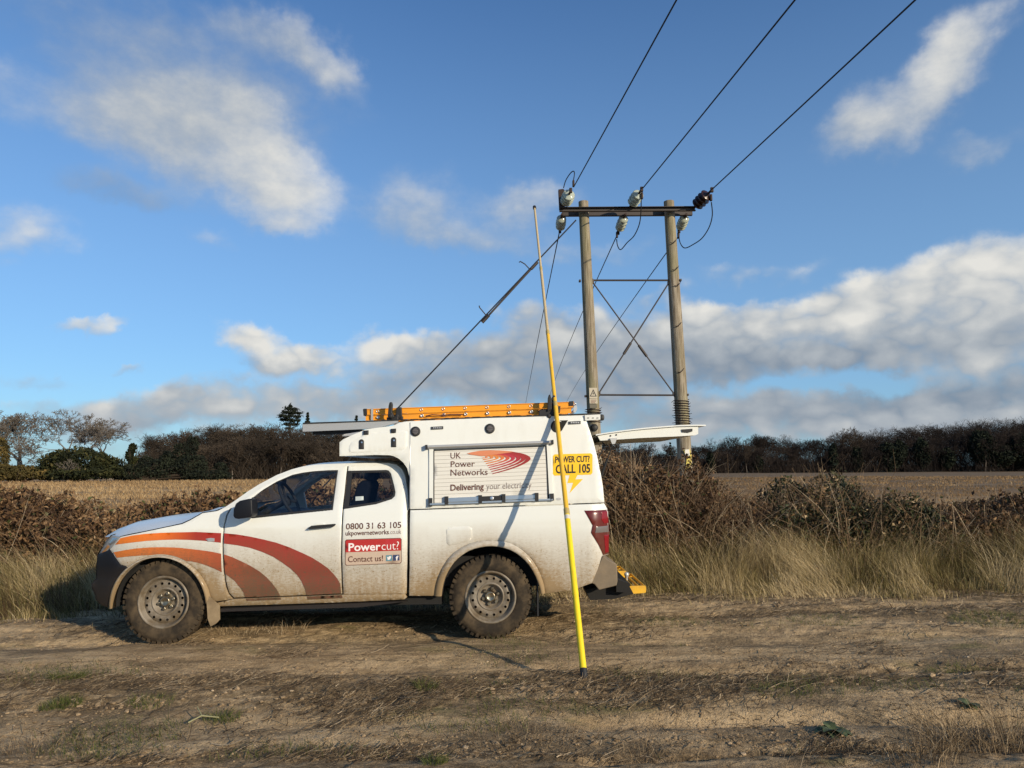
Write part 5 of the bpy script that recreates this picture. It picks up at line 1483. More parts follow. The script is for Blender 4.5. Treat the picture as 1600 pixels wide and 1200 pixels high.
# roller shutter
sh = panel('shutter', [(677, 703.5), (856, 696.6), (858.5, 781), (677, 788.5)], off_box, mat('shutter_paint', (0.66, 0.64, 0.58), 0.45), box, rnd=0, thick=0.002, lift=0.003, step=0.1)
mb = MB()
for k in range(14):
    t = (k + 0.5) / 14
    a = (678, 703.5 + (788 - 703.5) * t); b = (857.5, 696.8 + (780.6 - 696.8) * t)
    for i in range(8):
        q0, q1 = [pmap(a[0] + (b[0] - a[0]) * s, a[1] + (b[1] - a[1]) * s, off_box) for s in (i / 8, (i + 1) / 8)]
        mb.prism([q0 + Vector((0, -0.0036, 0.0016)), q1 + Vector((0, -0.0036, 0.0016)), q1 + Vector((0, -0.0036, -0.0016)), q0 + Vector((0, -0.0036, -0.0016))], (0, 0.0025, 0))
mb.build('groove', mat('groove_shadow', (0.30, 0.28, 0.25), 0.7), sh)
fr = MB()
def bar_px(mb, a, b, half_px, y0, depth, seg=1):
    d = Vector((b[0] - a[0], b[1] - a[1])).normalized(); nn = Vector((-d.y, d.x)) * half_px
    pts = [(a[0] + nn.x, a[1] + nn.y), (b[0] + nn.x, b[1] + nn.y), (b[0] - nn.x, b[1] - nn.y), (a[0] - nn.x, a[1] - nn.y)]
    P = [pmap(x, y, off_box) for x, y in pts]
    mb.prism([p + Vector((0, -y0, 0)) for p in P], (0, depth, 0))
def bar(name, m, *a):
    mb = MB(); bar_px(mb, *a); return mb.build(name, m, sh)
bar('shutter_frame', M_shell, (674, 701), (674, 790), 3.2, 0.014, 0.013)
bar('shutter_frame', M_shell, (857, 695), (861.5, 781), 3.0, 0.014, 0.013)
bar('seal', M_black, (678, 704), (678, 788), 0.9, 0.009, 0.008); bar('seal', M_black, (853.5, 697), (857.2, 781), 1.3, 0.009, 0.008); bar('seal', M_black, (678, 703.6), (856, 696.6), 0.9, 0.0095, 0.008)
fr = MB(); a = pmap(669, 698.6, off_box); b = pmap(862, 691, off_box); fr.tube([a + Vector((0, -0.022, 0)), b + Vector((0, -0.022, 0))], 0.016, 10)
fr.build('gutter_bar', M_alud, sh)
bar('gutter_bar', M_alud, (667.5, 700.6), (862, 693), 1.2, 0.02, 0.018)
for (x, y) in ((666.8, 698.8), (863, 691)): bar('bracket', M_black, (x - 1.6, y), (x + 1.6, y - 0.2), 3.4, 0.045, 0.04)
bar('bracket', M_black, (673, 778), (673, 791), 3.0, 0.03, 0.028); bar('bracket', M_black, (862, 771), (862.5, 782), 3.0, 0.03, 0.028)
for x, y in ((698, 781.5), (750.5, 779.5), (787, 777.8), (838.5, 776)): bar('bracket', M_black, (x, y - 6), (x, y + 6.5), 2.8, 0.035, 0.032)
bar('lock_case', M_black, (752, 780), (788, 778.4), 4.4, 0.026, 0.024)
bar('latch_bar', M_alu, (700, 781), (749, 779), 3.2, 0.018, 0.015); bar('latch_bar', M_alu, (789, 777.6), (838, 775.8), 3.0, 0.018, 0.015)
bar('latch_bar', M_alu, (672, 787.6), (864, 780), 1.3, 0.03, 0.026)
panel('lock', arc(768.5, 778.6, 3.0, 0, 340, 12), off_box, M_alu, sh, rnd=0.002, thick=0.006, lift=0.03, step=0.03)

# ---- lettering
def text_tris(body, weight):
    cu = bpy.data.curves.new('t', 'FONT'); cu.body = body; cu.size = 1.0; cu.offset = weight; cu.resolution_u = 3; cu.fill_mode = 'FRONT'
    o = bpy.data.objects.new('t', cu); COL.objects.link(o)
    dg = bpy.context.evaluated_depsgraph_get()
    e = o.evaluated_get(dg); me = e.to_mesh()
    V = np.array([v.co[:2] for v in me.vertices]); Fc = [tuple(p.vertices) for p in me.polygons]
    e.to_mesh_clear(); bpy.data.objects.remove(o); bpy.data.curves.remove(cu)
    return V, Fc
def letters(mb, body, x0, x1, base0, base1, cap, off, lift, weight=0.0, rise=None):
    """body between photo columns x0..x1 on a sloping baseline, cap height in photo pixels"""
    V, Fc = text_tris(body, weight)
    mn, mx = V[:, 0].min(), V[:, 0].max()
    vs = []
    for v in V:
        t = (v[0] - mn) / (mx - mn)
        vs.append(pmap(x0 + (x1 - x0) * t, base0 + (base1 - base0) * t - v[1] / 0.727 * cap, off, lift))
    # face towards -Y
    fs = []
    for f in Fc:
        a, b, c = (vs[f[0]], vs[f[1]], vs[f[2]])
        n_ = (b - a).cross(c - a)
        fs.append(f if n_.y < 0 else f[::-1])
    mb.add(vs, fs)
    return mb
mb = MB()
letters(mb, 'UK', 704, 720.2, 716.4, 716, 9.6, off_box, 0.0058, 0.004)
letters(mb, 'Power', 704.3, 742, 729.8, 728.8, 9.6, off_box, 0.0058, 0.004)
letters(mb, 'Networks', 704, 762, 743.4, 742, 10.4, off_box, 0.0058, 0.004)
letters(mb, 'Delivering', 703.8, 756, 766.6, 764.6, 9.8, off_box, 0.0058, 0.022)
mb.build('lettering', M_brown, sh, fix=False)
mb = MB(); letters(mb, 'your electricity', 760, 830.5, 764.6, 762.2, 10.2, off_box, 0.0058, -0.006); mb.build('lettering', mat('grey_brown_vinyl', (0.21, 0.165, 0.145), 0.5), sh, fix=False)
# swept fan emblem: nested arcs, salmon at the root to deep red at the tip
mats = [mat('emblem_band', c, 0.45) for c in ((0.60, 0.21, 0.10), (0.60, 0.20, 0.055), (0.62, 0.20, 0.04), (0.60, 0.16, 0.04), (0.50, 0.08, 0.04), (0.42, 0.03, 0.045), (0.36, 0.022, 0.03), (0.32, 0.02, 0.02), (0.28, 0.018, 0.015))]
lg = MB()
def Z2(x, y): return (690 + x / 10.0, 690 + y / 10.0)
def curve(tx, ty, ax_, ay, bx, by, n=22):
    # top anchor -> right tip -> lower left end
    pts = []
    for i in range(n + 1):
        t = i / n
        if t < 0.5:
            u = t * 2; a = u * math.pi / 2
            pts.append((tx + (ax_ - tx) * math.sin(a), ay + (ty - ay) * math.cos(a)))
        else:
            u = (t - 0.5) * 2; a = u * math.pi / 2
            k = math.sin(a)
            x = bx + (ax_ - bx) * math.cos(a) ** 0.95; y = ay + (by - ay) * (1 - math.cos(a)) ** 0.62 if u > 0 else ay
            pts.append((x, y))
    return pts
tipx = [720, 810, 895, 980, 1065, 1150, 1235, 1315, 1392]
tops = [215, 205, 196, 188, 181, 174, 167, 160, 150]
endx = [630, 640, 662, 690, 712, 732, 752, 772, 790]
endy = [262, 288, 318, 350, 382, 412, 443, 475, 508]
for k in range(9):
    ay = 252 + 2 * k
    O = curve(690 + k * 30, tops[k], tipx[k], ay, endx[k], endy[k])
    wd = 26 + 4.2 * k
    I = curve(690 + k * 30 - 10, tops[k] + (24 if k < 7 else 18), tipx[k] - wd - 14, ay + 2, endx[k] + 14, endy[k] - 17)
    lg.cur = k
    n_ = len(O)
    for i in range(n_ - 1):
        q = [pmap(*Z2(*p), off_box, 0.0060 + 0.0002 * k) for p in (O[i], O[i + 1], I[i + 1], I[i])]
        lg.add(q, [(0, 1, 2, 3)])
lg.cur = 0
wing = [(395, 185), (470, 165), (600, 142), (760, 135), (900, 138), (1010, 146), (1090, 152), (1130, 160), (1060, 172), (960, 186), (860, 198), (760, 212), (690, 224), (620, 226), (540, 215), (460, 205)]
V, Fc, _ = fill2d([[(lambda p: (p.x, p.z))(pmap(*Z2(*p), off_box, 0.005)) for p in wing]], 0.05)
lg.add([(v[0], float(YT + off_box(v[0], v[1])) - 0.0085, v[1]) for v in V], [tuple(t) for t in Fc])
lg.build('emblem', mats, sh, fix=False)
# rear door lettering and sign
mb = MB()
letters(mb, '0800 31 63 105', 540.6, 627, 827.2, 824.6, 9.8, off_body, 0.0030, 0.010)
letters(mb, 'ukpowernetworks', 540, 607.6, 836.8, 834.6, 7.6, off_body, 0.0030, 0.012)
mb.build('lettering', M_brown, rdoor, fix=False)
mb = MB(); letters(mb, '.co.uk', 608.6, 627, 834.6, 833.9, 7.6, off_body, 0.0030, -0.004); mb.build('lettering', M_ltbrown, rdoor, fix=False)
def rrect(x0, y0a, y0b, x1, y1a, y1b, r):
    return [(x0, y0a + r), (x0 + r, y0a), (x1 - r, y0b), (x1, y0b + r), (x1, y1b - r), (x1 - r, y1b), (x0 + r, y1a), (x0, y1a - r)]
sg = panel('contact_sign', rrect(539, 843, 840.4, 627.6, 883.8, 880.6, 2.2), off_body, M_brown, rdoor, rnd=0, thick=0, lift=0.0012, step=0.08)
panel('sign_panel', rrect(540, 844, 841.4, 626.7, 882.9, 879.7, 2), off_body, M_pinkv, sg, rnd=0, thick=0, lift=0.0020, step=0.08)
panel('sign_panel', [(540, 846), (542, 844), (624.7, 841.5), (626.7, 843.2), (626.7, 860.2), (540, 863)], off_body, M_redv, sg, rnd=0, thick=0, lift=0.0028, step=0.08)
mb = MB(); letters(mb, 'Power', 544.5, 594.6, 861.0, 859.6, 12.6, off_body, 0.0042, 0.022); letters(mb, 'cut?', 596.2, 623.4, 859.4, 858.4, 13.4, off_body, 0.0042, -0.006); mb.build('lettering', M_whitev, sg, fix=False)
mb = MB(); letters(mb, 'Contact us!', 543.8, 598.4, 878.4, 876.6, 9.6, off_body, 0.0042, 0.004); mb.build('lettering', M_brown, sg, fix=False)
ic = panel('social_icon', [(603, 867.6), (612.6, 867.2), (612.8, 876.2), (603.2, 876.7)], off_body, M_teal, sg, rnd=0, thick=0, lift=0.0036, step=0.08)
panel('bird_mark', [(604.6, 869.5), (606.6, 871.2), (607.6, 869.4), (609.4, 869.0), (611.4, 869.4), (610.8, 871.4), (609.6, 874.0), (607.4, 875.0), (604.8, 874.6), (606.2, 873.6), (604.8, 871.8)], off_body, M_whitev, ic, rnd=0, thick=0, lift=0.0044, step=0.08)
ic = panel('social_icon', [(614, 867.1), (624, 866.6), (624.2, 875.6), (614.2, 876.2)], off_body, M_navy, sg, rnd=0, thick=0, lift=0.0036, step=0.08)
mb = MB(); letters(mb, 'f', 618.2, 622.6, 875.6, 875.5, 7.2, off_body, 0.0044, 0.03); mb.build('lettering', M_whitev, ic, fix=False)
# yellow canopy sign with bolt
sg = panel('power_cut_sign', rrect(864, 709.8, 708.2, 925.8, 743.2, 741.6, 2.5), off_box, M_yel, box, rnd=0, thick=0.001, lift=0.002, step=0.08)
mb = MB(); letters(mb, 'POWER CUT?', 867.6, 921.4, 722.8, 721.4, 9.8, off_box, 0.0042, 0.024); letters(mb, 'CALL 105', 868.4, 922.2, 739.4, 738.0, 13.6, off_box, 0.0042, 0.026); mb.build('lettering', M_ink, sg, fix=False)
panel('bolt_sign', [(890, 742.6), (902.5, 742.2), (899, 749), (911, 748.4), (890, 770.5), (895.6, 754.4), (886.5, 754.8)], off_box, M_yel, box, rnd=0, thick=0.0008, lift=0.0016, step=0.08)

# ---- roof rack
YB0, YB1 = YT + 0.10, 2 * YC - YT - 0.10
mb = MB()
prism_px(mb, [(472.8, 662.2), (473, 674.4), (560, 670.8), (590, 669.0), (622, 660.2), (622, 656.6)], YB0 + 0.02, YB0 + 0.06)
prism_px(mb, [(472.8, 662.2), (473, 670), (622, 660.2), (622, 656.6)], YB1 - 0.06, YB1 - 0.02, YB0)
for x in (474, 520, 570, 612):
    y = 662 - (x - 473) * 0.034
    prism_px(mb, [(x, y + 1), (x + 5, y + 1), (x + 5, y + 5), (x, y + 5)], YB0 + 0.06, YB1 - 0.06)
rack = mb.build('roof_rack', M_alud, truck)
mb = MB()
prism_px(mb, [(473, 660.4), (473, 662.3), (622, 656.8), (916, 648.2), (938, 647), (938, 645.2), (640, 655.2)], YB0 + 0.01, YB0 + 0.05)
mb.build('rail', M_black, rack); mb = MB()
prism_px(mb, [(473, 660.4), (473, 662.3), (622, 656.8), (916, 648.2), (938, 647), (938, 645.2), (640, 655.2)], YB1 - 0.05, YB1 - 0.01, YB0 + 0.01)
mb.build('rail', M_black, rack); mb = MB()
prism_px(mb, [(488, 674.4), (489.5, 679), (496, 679), (535, 678), (560, 674), (575, 672), (560, 670.5)], YB0 + 0.10, YB0 + 0.16)
prism_px(mb, [(508, 678), (509, 683), (516, 683), (517, 678)], YB0 + 0.10, YB0 + 0.14)
mb.build('roller_arm', M_black, rack)
mb = MB(); prism_px(mb, [(913.5, 648.6), (938, 647.4), (938, 655.6), (914.5, 657)], YB0 - 0.01, YB0 + 0.02); e_ = mb.build('end_plate', M_shell, rack)
mb = MB()
for x in (919, 926.5, 933.5): prism_px(mb, [(x - 1.6, 652.6), (x + 1.6, 652.4), (x + 1.6, 653.6), (x - 1.6, 653.8)], YB0 - 0.012, YB0 - 0.009)
mb.build('slot', M_black, e_)
mb = MB(); p = at(929, 668, YB0 + 0.15); mb.lathe(p, (0, 1, 0), [(0, 0.001), (0, 0.035), (0.1, 0.04), (0.1, 0.001)], 14); mb.box(at(939, 652.5, YB0 + 0.1), (0.06, 0.08, 0.06), bevel=0.02); mb.build('work_lamp', M_black, truck)
# ladder clamps: hinged arms on the rack
def clamp(px, poly_arm, poly_base, y):
    mb = MB()
    prism_px(mb, poly_base, y, y + 0.06)
    prism_px(mb, poly_arm, y - 0.02, y + 0.02)
    for p, r in (((px, 650), 0.02),): mb.lathe(at(p[0], p[1], y - 0.03), (0, 1, 0), [(0, 0.001), (0, r), (0.06, r), (0.06, 0.001)], 12)
    o = mb.build('ladder_clamp', M_black, truck)
    b = o.modifiers.new('b', 'BEVEL'); b.width = 0.006; b.segments = 2
    return o
clamp(610, [(605.5, 651), (607, 634), (608.5, 628.5), (612, 628), (613.2, 632), (612.5, 644), (616, 651), (612, 655)], [(604, 652), (622, 650), (622, 656.5), (604, 656.5)], YB0 + 0.05)
clamp(620, [(618, 651), (619, 637), (627, 636), (628, 650), (624, 654)], [(616, 651), (629, 650), (629, 655.5), (616, 655.5)], YB0 + 0.12)
clamp(858, [(855.5, 643), (856, 622), (857.5, 617), (860, 616), (861.5, 622), (862, 640)], [(842, 641), (850, 640), (872, 638), (872, 648), (842, 649)], YB0 + 0.03)
clamp(866, [(862.5, 641), (861.8, 622), (864.5, 617.4), (867.5, 618), (869.5, 630), (874, 636), (873, 643)], [(857, 638), (876, 634), (875, 645), (858, 647)], YB0 + 0.10)

# ---- raised rear hatch
ya, yb = YT + 0.10, 2 * YC - YT - 0.10
top = [(931, 678.6), (945, 676.2), (965, 673.2), (987.5, 670.4), (1010, 668), (1030, 666.4), (1058, 664.2), (1085, 663.4), (1103, 663.6)]
mb = MB()
A = [at(x, y, ya) for x, y in top]; B = [Vector((p.x, yb, p.z)) for p in A]
A2 = [p - Vector((0, 0, 0.012)) for p in A]; B2 = [p - Vector((0, 0, 0.012)) for p in B]
mb.grid([A2, A, B, B2])
mb.grid([A2, B2])
lo = [(934, 681.4), (965, 674.8), (987.5, 672), (1030, 668), (1058, 666), (1091, 665.6), (1091, 678), (1086, 680.2), (1058, 681.8), (1030, 683), (1000, 684.4), (965, 686.8), (938, 688.6)]
prism_px(mb, lo, ya + 0.02, ya + 0.05)
prism_px(mb, lo, yb - 0.05, yb - 0.02, ya + 0.02)
e0 = [at(x, y, ya + 0.05) for x, y in ((1086, 680.2), (1091, 678), (1091, 665.8), (1086, 665.8))]
mb.prism(e0, (0, yb - ya - 0.10, 0))
hat = mb.build('hatch', M_shell, truck)
mb = MB()
il = [(945, 687.8), (965, 686), (1000, 683.8), (1040, 682), (1088, 679.4)]
ia = [at(x, y, ya + 0.06) for x, y in il]; ib = [Vector((p.x, yb - 0.06, p.z)) for p in ia]
mb.grid([ia, ib])
mb.build('lining', mat('hatch_lining', (0.42, 0.38, 0.30), 0.7), hat)
mb = MB()
for x, y in ((954, 681), (963, 679.5)): mb.lathe(at(x, y, ya + 0.021), (0, -1, 0), [(0, 0.008), (0.008, 0.007), (0.010, 0.001)], 10)
prism_px(mb, [(1065, 671), (1082, 669.8), (1082, 674), (1076, 676), (1066, 675.2)], ya + 0.01, ya + 0.02)
mb.build('latch', M_black, hat)
mb = MB(); prism_px(mb, [(953, 684.8), (964.5, 684), (961, 693.4), (956.5, 694)], ya + 0.0, ya + 0.018); mb.build('strut_bracket', M_alud, hat)
mb = MB(); a = at(958.5, 691, ya + 0.03); b = at(938, 748, ya + 0.08); m_ = a.lerp(b, 0.45); mb.tube([a, m_], 0.006, 8); mb.tube([m_, b], 0.013, 8); mb.build('gas_strut', M_black, truck)
mb = MB()
for k in range(2):
    pts = [at(939 + k * 3, 688 + k * 4, ya + 0.1), at(943 + k * 2, 694, ya + 0.1), at(940, 706, ya + 0.1), at(935, 712 + 4 * k, ya + 0.1)]
    mb.tube(pts, 0.006, 6)
mb.build('cable', M_black, truck)

# ------------------------------------------------------------------ ladder lying on the rack
lad = thing('ladder', 'orange two-section extension ladder lying along the roof rack', 'ladder', tuple(at(735, 650, YB0 + 0.35)))
def lad_fn(n, b):
    p = wpos(n); f = n.ramp(n.noise(n.mapping(p, scale=(0.5, 1, 2)), 9, 5, 0.65), 0.5, 0.75, 0, 0.5)
    n.l(n.mix(f, (0.78, 0.31, 0.012), (0.42, 0.19, 0.035)), b.inputs['Base Color'])
M_lad = mat('orange_fibreglass', rough=0.5, fn=lad_fn)
yl = YB0 + 0.16
def rail(y, top0, top1, bot0, bot1, x0, x1):
    mb = MB(); d = 0.03
    prism_px(mb, [(x0, top0), (x1, top1), (x1, bot1), (x0, bot0)], y, y + 0.006, yl)
    prism_px(mb, [(x0, top0), (x1, top1), (x1, top1 + 0.9), (x0, top0 + 0.9)], y - 0.008, y, yl)
    prism_px(mb, [(x0, bot0 - 0.9), (x1, bot1 - 0.9), (x1, bot1), (x0, bot0)], y - 0.008, y, yl)
    return mb.build('rail', M_lad, lad)
for y in (yl, yl + 0.42):
    rail(y, 639.2, 627.6, 648.2, 636.4, 573, 897)
    rail(y + 0.012, 648.6, 637.0, 657.0, 645.6, 571, 893)
for k in range(10):
    x = 590 + k * 34.2
    for dy, xx in ((4.4, 0), (13.6, 1.0)):
        y = 639.0 - (x - 573) * 0.0362 + dy
        p = at(x + xx, y, yl); q = Vector((p.x, yl + 0.44, p.z))
        rg = MB(); rg.tube([p + Vector((0, 0.01, 0)), q], 0.016, 10)
        rg.cur = 1
        rg.lathe(p + Vector((0, 0.008, 0)), (0, -1, 0), [(0, 0.0155), (0.014, 0.0155), (0.014, 0.010), (0.002, 0.009), (0.002, 0.0005)], 14)
        rg.build('rung', [M_alud, M_alu], lad)
mb = MB()
prism_px(mb, [(567, 639.5), (569, 638.5), (573, 638.6), (573.5, 648), (571, 650.5), (568, 649.5)], yl - 0.01, yl + 0.45)
prism_px(mb, [(889.5, 627), (896, 626.6), (896.4, 633.6), (890, 634)], yl - 0.012, yl + 0.05)
mb.build('foot', M_black, lad)
mb = MB(); prism_px(mb, [(579.5, 637.6), (583, 637.5), (583, 656.5), (579.5, 656.8)], yl - 0.014, yl - 0.009); prism_px(mb, [(896.5, 634), (901, 633), (902, 639), (899, 645), (896, 644)], yl - 0.01, yl + 0.01); mb.build('bracket', M_alud, lad)
mb = MB(); mb.tube([at(665, 650.2, yl - 0.015), at(675, 648, yl - 0.02), at(690, 649, yl - 0.02), at(705, 647.4, yl - 0.015), at(723, 647.6, yl - 0.012)], 0.006, 6); mb.tube([at(840, 643, yl - 0.02), at(848, 640, yl - 0.03), at(856, 644, yl - 0.02)], 0.008, 6); mb.build('rope', mat('dark_red_rope', (0.10, 0.03, 0.02), 0.8), lad)

# ------------------------------------------------------------------ yellow telescopic pole leaning on the truck
P0 = on_soil(913, 1060)
def _pole_depth(D):
    b = at(835, 323, D); best = None
    for i in range(400):
        p = P0.lerp(b, i / 400); v = p - Vector((0, 0, CAMH)); yy = 600 - F * v.dot(_u) / v.dot(_f)
        if best is None or abs(yy - 647) < best[0]: best = (abs(yy - 647), p.y)
    return best[1]
_lo, _hi = 6.5, 10.0
for _i in range(30):
    _m = (_lo + _hi) / 2
    if _pole_depth(_m) < YT + 0.075: _lo = _m
    else: _hi = _m
P1 = at(835, 323, _lo)
pole = thing('telescopic_pole', 'long yellow telescopic pole standing on the track and leaning against the truck roof', 'pole', tuple(P0))
def along(t): return P0.lerp(P1, t)
def tpy(py):
    lo_, hi_ = 0.0, 1.0
    for i in range(40):
        m_ = (lo_ + hi_) / 2; p = along(m_) - Vector((0, 0, CAMH)); yy = 600 - F * p.dot(_u) / p.dot(_f)
        if yy > py: lo_ = m_
        else: hi_ = m_
    return lo_
def pole_fn(c1, c2):
    def fn(n, b):
        p = wpos(n); n.l(n.mix(n.ramp(n.noise(n.mapping(p, scale=(1, 1, 0.4)), 22, 4, 0.6), 0.5, 0.72, 0, 0.6), c1, c2), b.inputs['Base Color'])
    return fn
M_py = mat('yellow_fibreglass', rough=0.4, fn=pole_fn((0.78, 0.60, 0.012), (0.62, 0.42, 0.02)))
M_py2 = mat('amber_fibreglass', rough=0.45, fn=pole_fn((0.72, 0.42, 0.03), (0.55, 0.30, 0.05)))
M_py3 = mat('weathered_fibreglass', rough=0.6, fn=pole_fn((0.46, 0.36, 0.20), (0.40, 0.27, 0.12)))
secs = [(1046, 800, 0.0245, M_py), (800, 632, 0.0215, M_py2), (632, 520, 0.019, M_py2), (520, 420, 0.0165, M_py3), (420, 326, 0.014, M_py3)]
for (a, b, r, m_) in secs:
    mb = MB(); mb.tube([along(tpy(a)), along(tpy(b))], r, 14); mb.build('section', m_, pole)
for py, r in ((926, 0.0255), (800, 0.0255), (632, 0.0225), (520, 0.0205), (420, 0.018)):
    mb = MB(); t = tpy(py); d = 0.006 if py == 926 else 0.010; mb.tube([along(t - d * 0.5), along(t + d * 0.5)], r, 14); mb.build('collar', M_py if py == 926 else mat('worn_collar', (0.40, 0.30, 0.10), 0.6), pole)
mb = MB(); t0 = tpy(1058); mb.tube([along(-0.002), along(tpy(1045))], 0.0272, 14); mb.build('foot', M_black, pole)
mb = MB(); mb.tube([along(tpy(326)), along(tpy(322))], 0.022, 12); mb.build('tip', M_black, pole)
mb = MB(); t = tpy(806); mb.tube([along(t), along(tpy(812))], 0.0250, 14); mb.build('label_band', mat('pale_label', (0.55, 0.53, 0.48), 0.6), pole)

# ------------------------------------------------------------------ twin-pole power line support
YP = 17.0
def wood_fn(n, b):
    p = wpos(n)
    g1 = n.noise(n.mapping(p, scale=(6, 6, 0.35)), 4.0, 6, 0.65)
    g2 = n.noise(n.mapping(p, scale=(14, 14, 0.25)), 5.0, 4, 0.6)
    c = n.mix(n.ramp(g1, 0.32, 0.68), (0.17, 0.135, 0.090), (0.36, 0.31, 0.235))
    c = n.mix(n.ramp(g2, 0.54, 0.66, 0, 0.85), c, (0.075, 0.055, 0.036))
    gz = n.ramp(n.noise(n.mapping(p, scale=(1, 1, 0.4)), 1.4, 3), 0.5, 0.7, 0, 0.5)
    c = n.mix(gz, c, (0.20, 0.19, 0.09))
    n.l(c, b.inputs['Base Color'])
    bp = n.n('ShaderNodeBump'); bp.inputs['Strength'].default_value = 0.6; bp.inputs['Distance'].default_value = 0.02
    n.l(g2, bp.inputs['Height']); n.l(bp.outputs[0], b.inputs['Normal'])
M_pole = mat('weathered_pole_wood', rough=0.9, fn=wood_fn, spec=0.15)
M_steel = mat('dark_galvanised_steel', (0.065, 0.055, 0.05), 0.6, 0.5)
M_iron = mat('rusty_iron', (0.035, 0.020, 0.015), 0.7, 0.3)
M_wire = mat('aluminium_conductor', (0.018, 0.020, 0.026), 0.6, 0.3)
M_brownins = mat('brown_glaze', (0.035, 0.013, 0.010), 0.25)
M_glassins = mat('pale_green_glass', (0.55, 0.60, 0.50), 0.08)
bsdf = M_glassins.node_tree.nodes['Principled BSDF']; bsdf.inputs['Transmission Weight'].default_value = 0.35; bsdf.inputs['IOR'].default_value = 1.5

pl = at(922, 840, YP); pr = at(1076, 840, YP)
hp = thing('utility_pole', 'twin wooden utility pole with steel crossarm, cross bracing and insulators behind the truck', 'utility pole', ((pl.x + pr.x) / 2, YP, 0))
def wood_pole(top, bot, dtop, dbot, zb=-0.2):
    a = at(*bot, YP); b = at(*top, YP)
    d = (b - a) / (b.z - a.z); base = a + d * (zb - a.z)
    mb = MB(); n = 10
    pts = [base.lerp(b, i / n) for i in range(n + 1)]
    rs = [(dbot + (dtop - dbot) * i / n) * YP / F / 2 for i in range(n + 1)]
    mb.tube(pts, rs, 20)
    return mb.build('pole', M_pole, hp), base, b
pA, baseA, topA = wood_pole((911.5, 315.5), (927, 640), 16.0, 22.5)
pB, baseB, topB = wood_pole((1045, 315), (1070, 720), 16.5, 24.0)
# steel channels of the crossarm, one each side of the poles
for (y, x0, x1, py, h) in ((YP - 0.22, 874, 1086, 328.0, 6.5), (YP + 0.20, 878, 1082, 334, 5.5)):
    mb = MB()
    k = y / F
    a, b = at(x0, py, y), at(x1, py - 0.6, y)
    c = (a + b) / 2; L_ = (b - a).length
    mb.box(c, (L_, 0.012, h * k)); mb.box(c + Vector((0, -0.04 if y < YP else 0.04, h * k / 2)), (L_, 0.08, 0.012)); mb.box(c + Vector((0, -0.04 if y < YP else 0.04, -h * k / 2)), (L_, 0.08, 0.012))
    mb.build('crossarm', M_steel, hp)
mb = MB(); prism_px(mb, [(872.5, 296), (880, 295), (882, 297), (881, 325), (874, 326)], YP - 0.28, YP - 0.16); mb.build('bracket', M_iron, hp)
def rod(a, b, r, turn=None):
    A_, B_ = at(*a, YP - 0.02), at(*b, YP - 0.02)
    mb = MB(); mb.tube([A_, B_], r, 8)
    if turn is not None: mb.tube([A_.lerp(B_, turn - 0.05), A_.lerp(B_, turn + 0.05)], r * 2.0, 8)
    for q in (A_, B_): mb.box(q, (0.07, 0.06, 0.08), bevel=0.015)
    mb.build('brace_rod', M_steel, hp)
rod((925, 438), (1046, 438), 0.024); rod((935, 617), (1055, 617.5), 0.022)
rod((926, 441), (1053, 615), 0.017, 0.62); rod((1045, 442), (936, 614), 0.017, 0.60)
for (px, py) in ((906, 439), (1063, 438), (915, 619), (1074, 617), (1058, 439), (1069, 618)):
    MB().box(at(px, py, YP - 0.05), (0.05, 0.12, 0.05), bevel=0.01).build('bolt', M_steel, hp)
# barbed wire wound round the poles
def coil(pole_top, pole_base, py0, py1, turns, rpx):
    pts = []
    n = turns * 14
    za = at(927, py0, YP).z; zb_ = at(927, py1, YP).z
    for i in range(n + 1):
        t = i / n; z = za + (zb_ - za) * t; s = (z - pole_base.z) / (pole_top.z - pole_base.z); c = pole_base.lerp(pole_top, s)
        a = 2 * math.pi * turns * t
        pts.append((c.x + math.cos(a) * rpx * YP / F, c.y + math.sin(a) * rpx * YP / F, z))
    mb = MB(); mb.tube(pts, 0.011, 5)
    for i in range(0, n, 3):
        p = Vector(pts[i]); d = Vector((p.x, p.y, 0)) - Vector((pole_base.x, pole_base.y, 0)); d = d.normalized() if d.length > 0 else Vector((1, 0, 0))
        c = Vector((rng.normal() * .5, rng.normal() * .5, rng.normal())) ; mb.tube([p, p + (d + c * 0.7) * 0.035], 0.006, 4)
    mb.build('barbed_wire', M_iron, hp)
coil(topB, baseB, 625, 667, 11, 12.0); coil(topA, baseA, 638, 660, 6, 11.6)
# dark weather cracks on the right pole
for (px, py) in ((1052, 378), (1055, 420), (1058, 445), (1059, 508), (1063, 580)):
    y = YP - 10.5 * YP / F
    mb = MB(); mb.tube([at(px - 5, py + 1, y), at(px, py + 2, y - 0.01), at(px + 4, py - 2, y), at(px + 6, py - 5, y + 0.02)], [0.006, 0.012, 0.01, 0.004], 6); mb.build('climbing_step', M_iron, hp)
# warning plates
def plate(name, poly, y, m_, parent):
    mb = MB(); prism_px(mb, poly, y, y + 0.006); return mb.build(name, m_, parent)
yA = YP - 12.0 * YP / F
M_plate = mat('warning_plate', (0.50, 0.44, 0.33), 0.6); M_pdark = mat('plate_print', (0.03, 0.027, 0.025), 0.6)
w1 = plate('warning_sign', [(920.6, 606), (933, 606), (933.4, 622.5), (921, 622.5)], yA, M_plate, hp)
mb = MB(); T3 = [(927, 608), (932.4, 619.5), (921.6, 619.5)]; I3 = [(927, 610.6), (930.6, 618.4), (923.4, 618.4)]
for i in range(3):
    j = (i + 1) % 3; mb.prism([at(*q, yA - 0.003) for q in (T3[i], T3[j], I3[j], I3[i])], (0, 0.002, 0))
mb.prism([at(*q, yA - 0.003) for q in ((927.4, 612), (925.8, 615.2), (927.0, 615.2), (926.4, 618), (928.4, 614.4), (927.2, 614.4))], (0, 0.002, 0))
mb.build('bolt_symbol', M_pdark, w1)
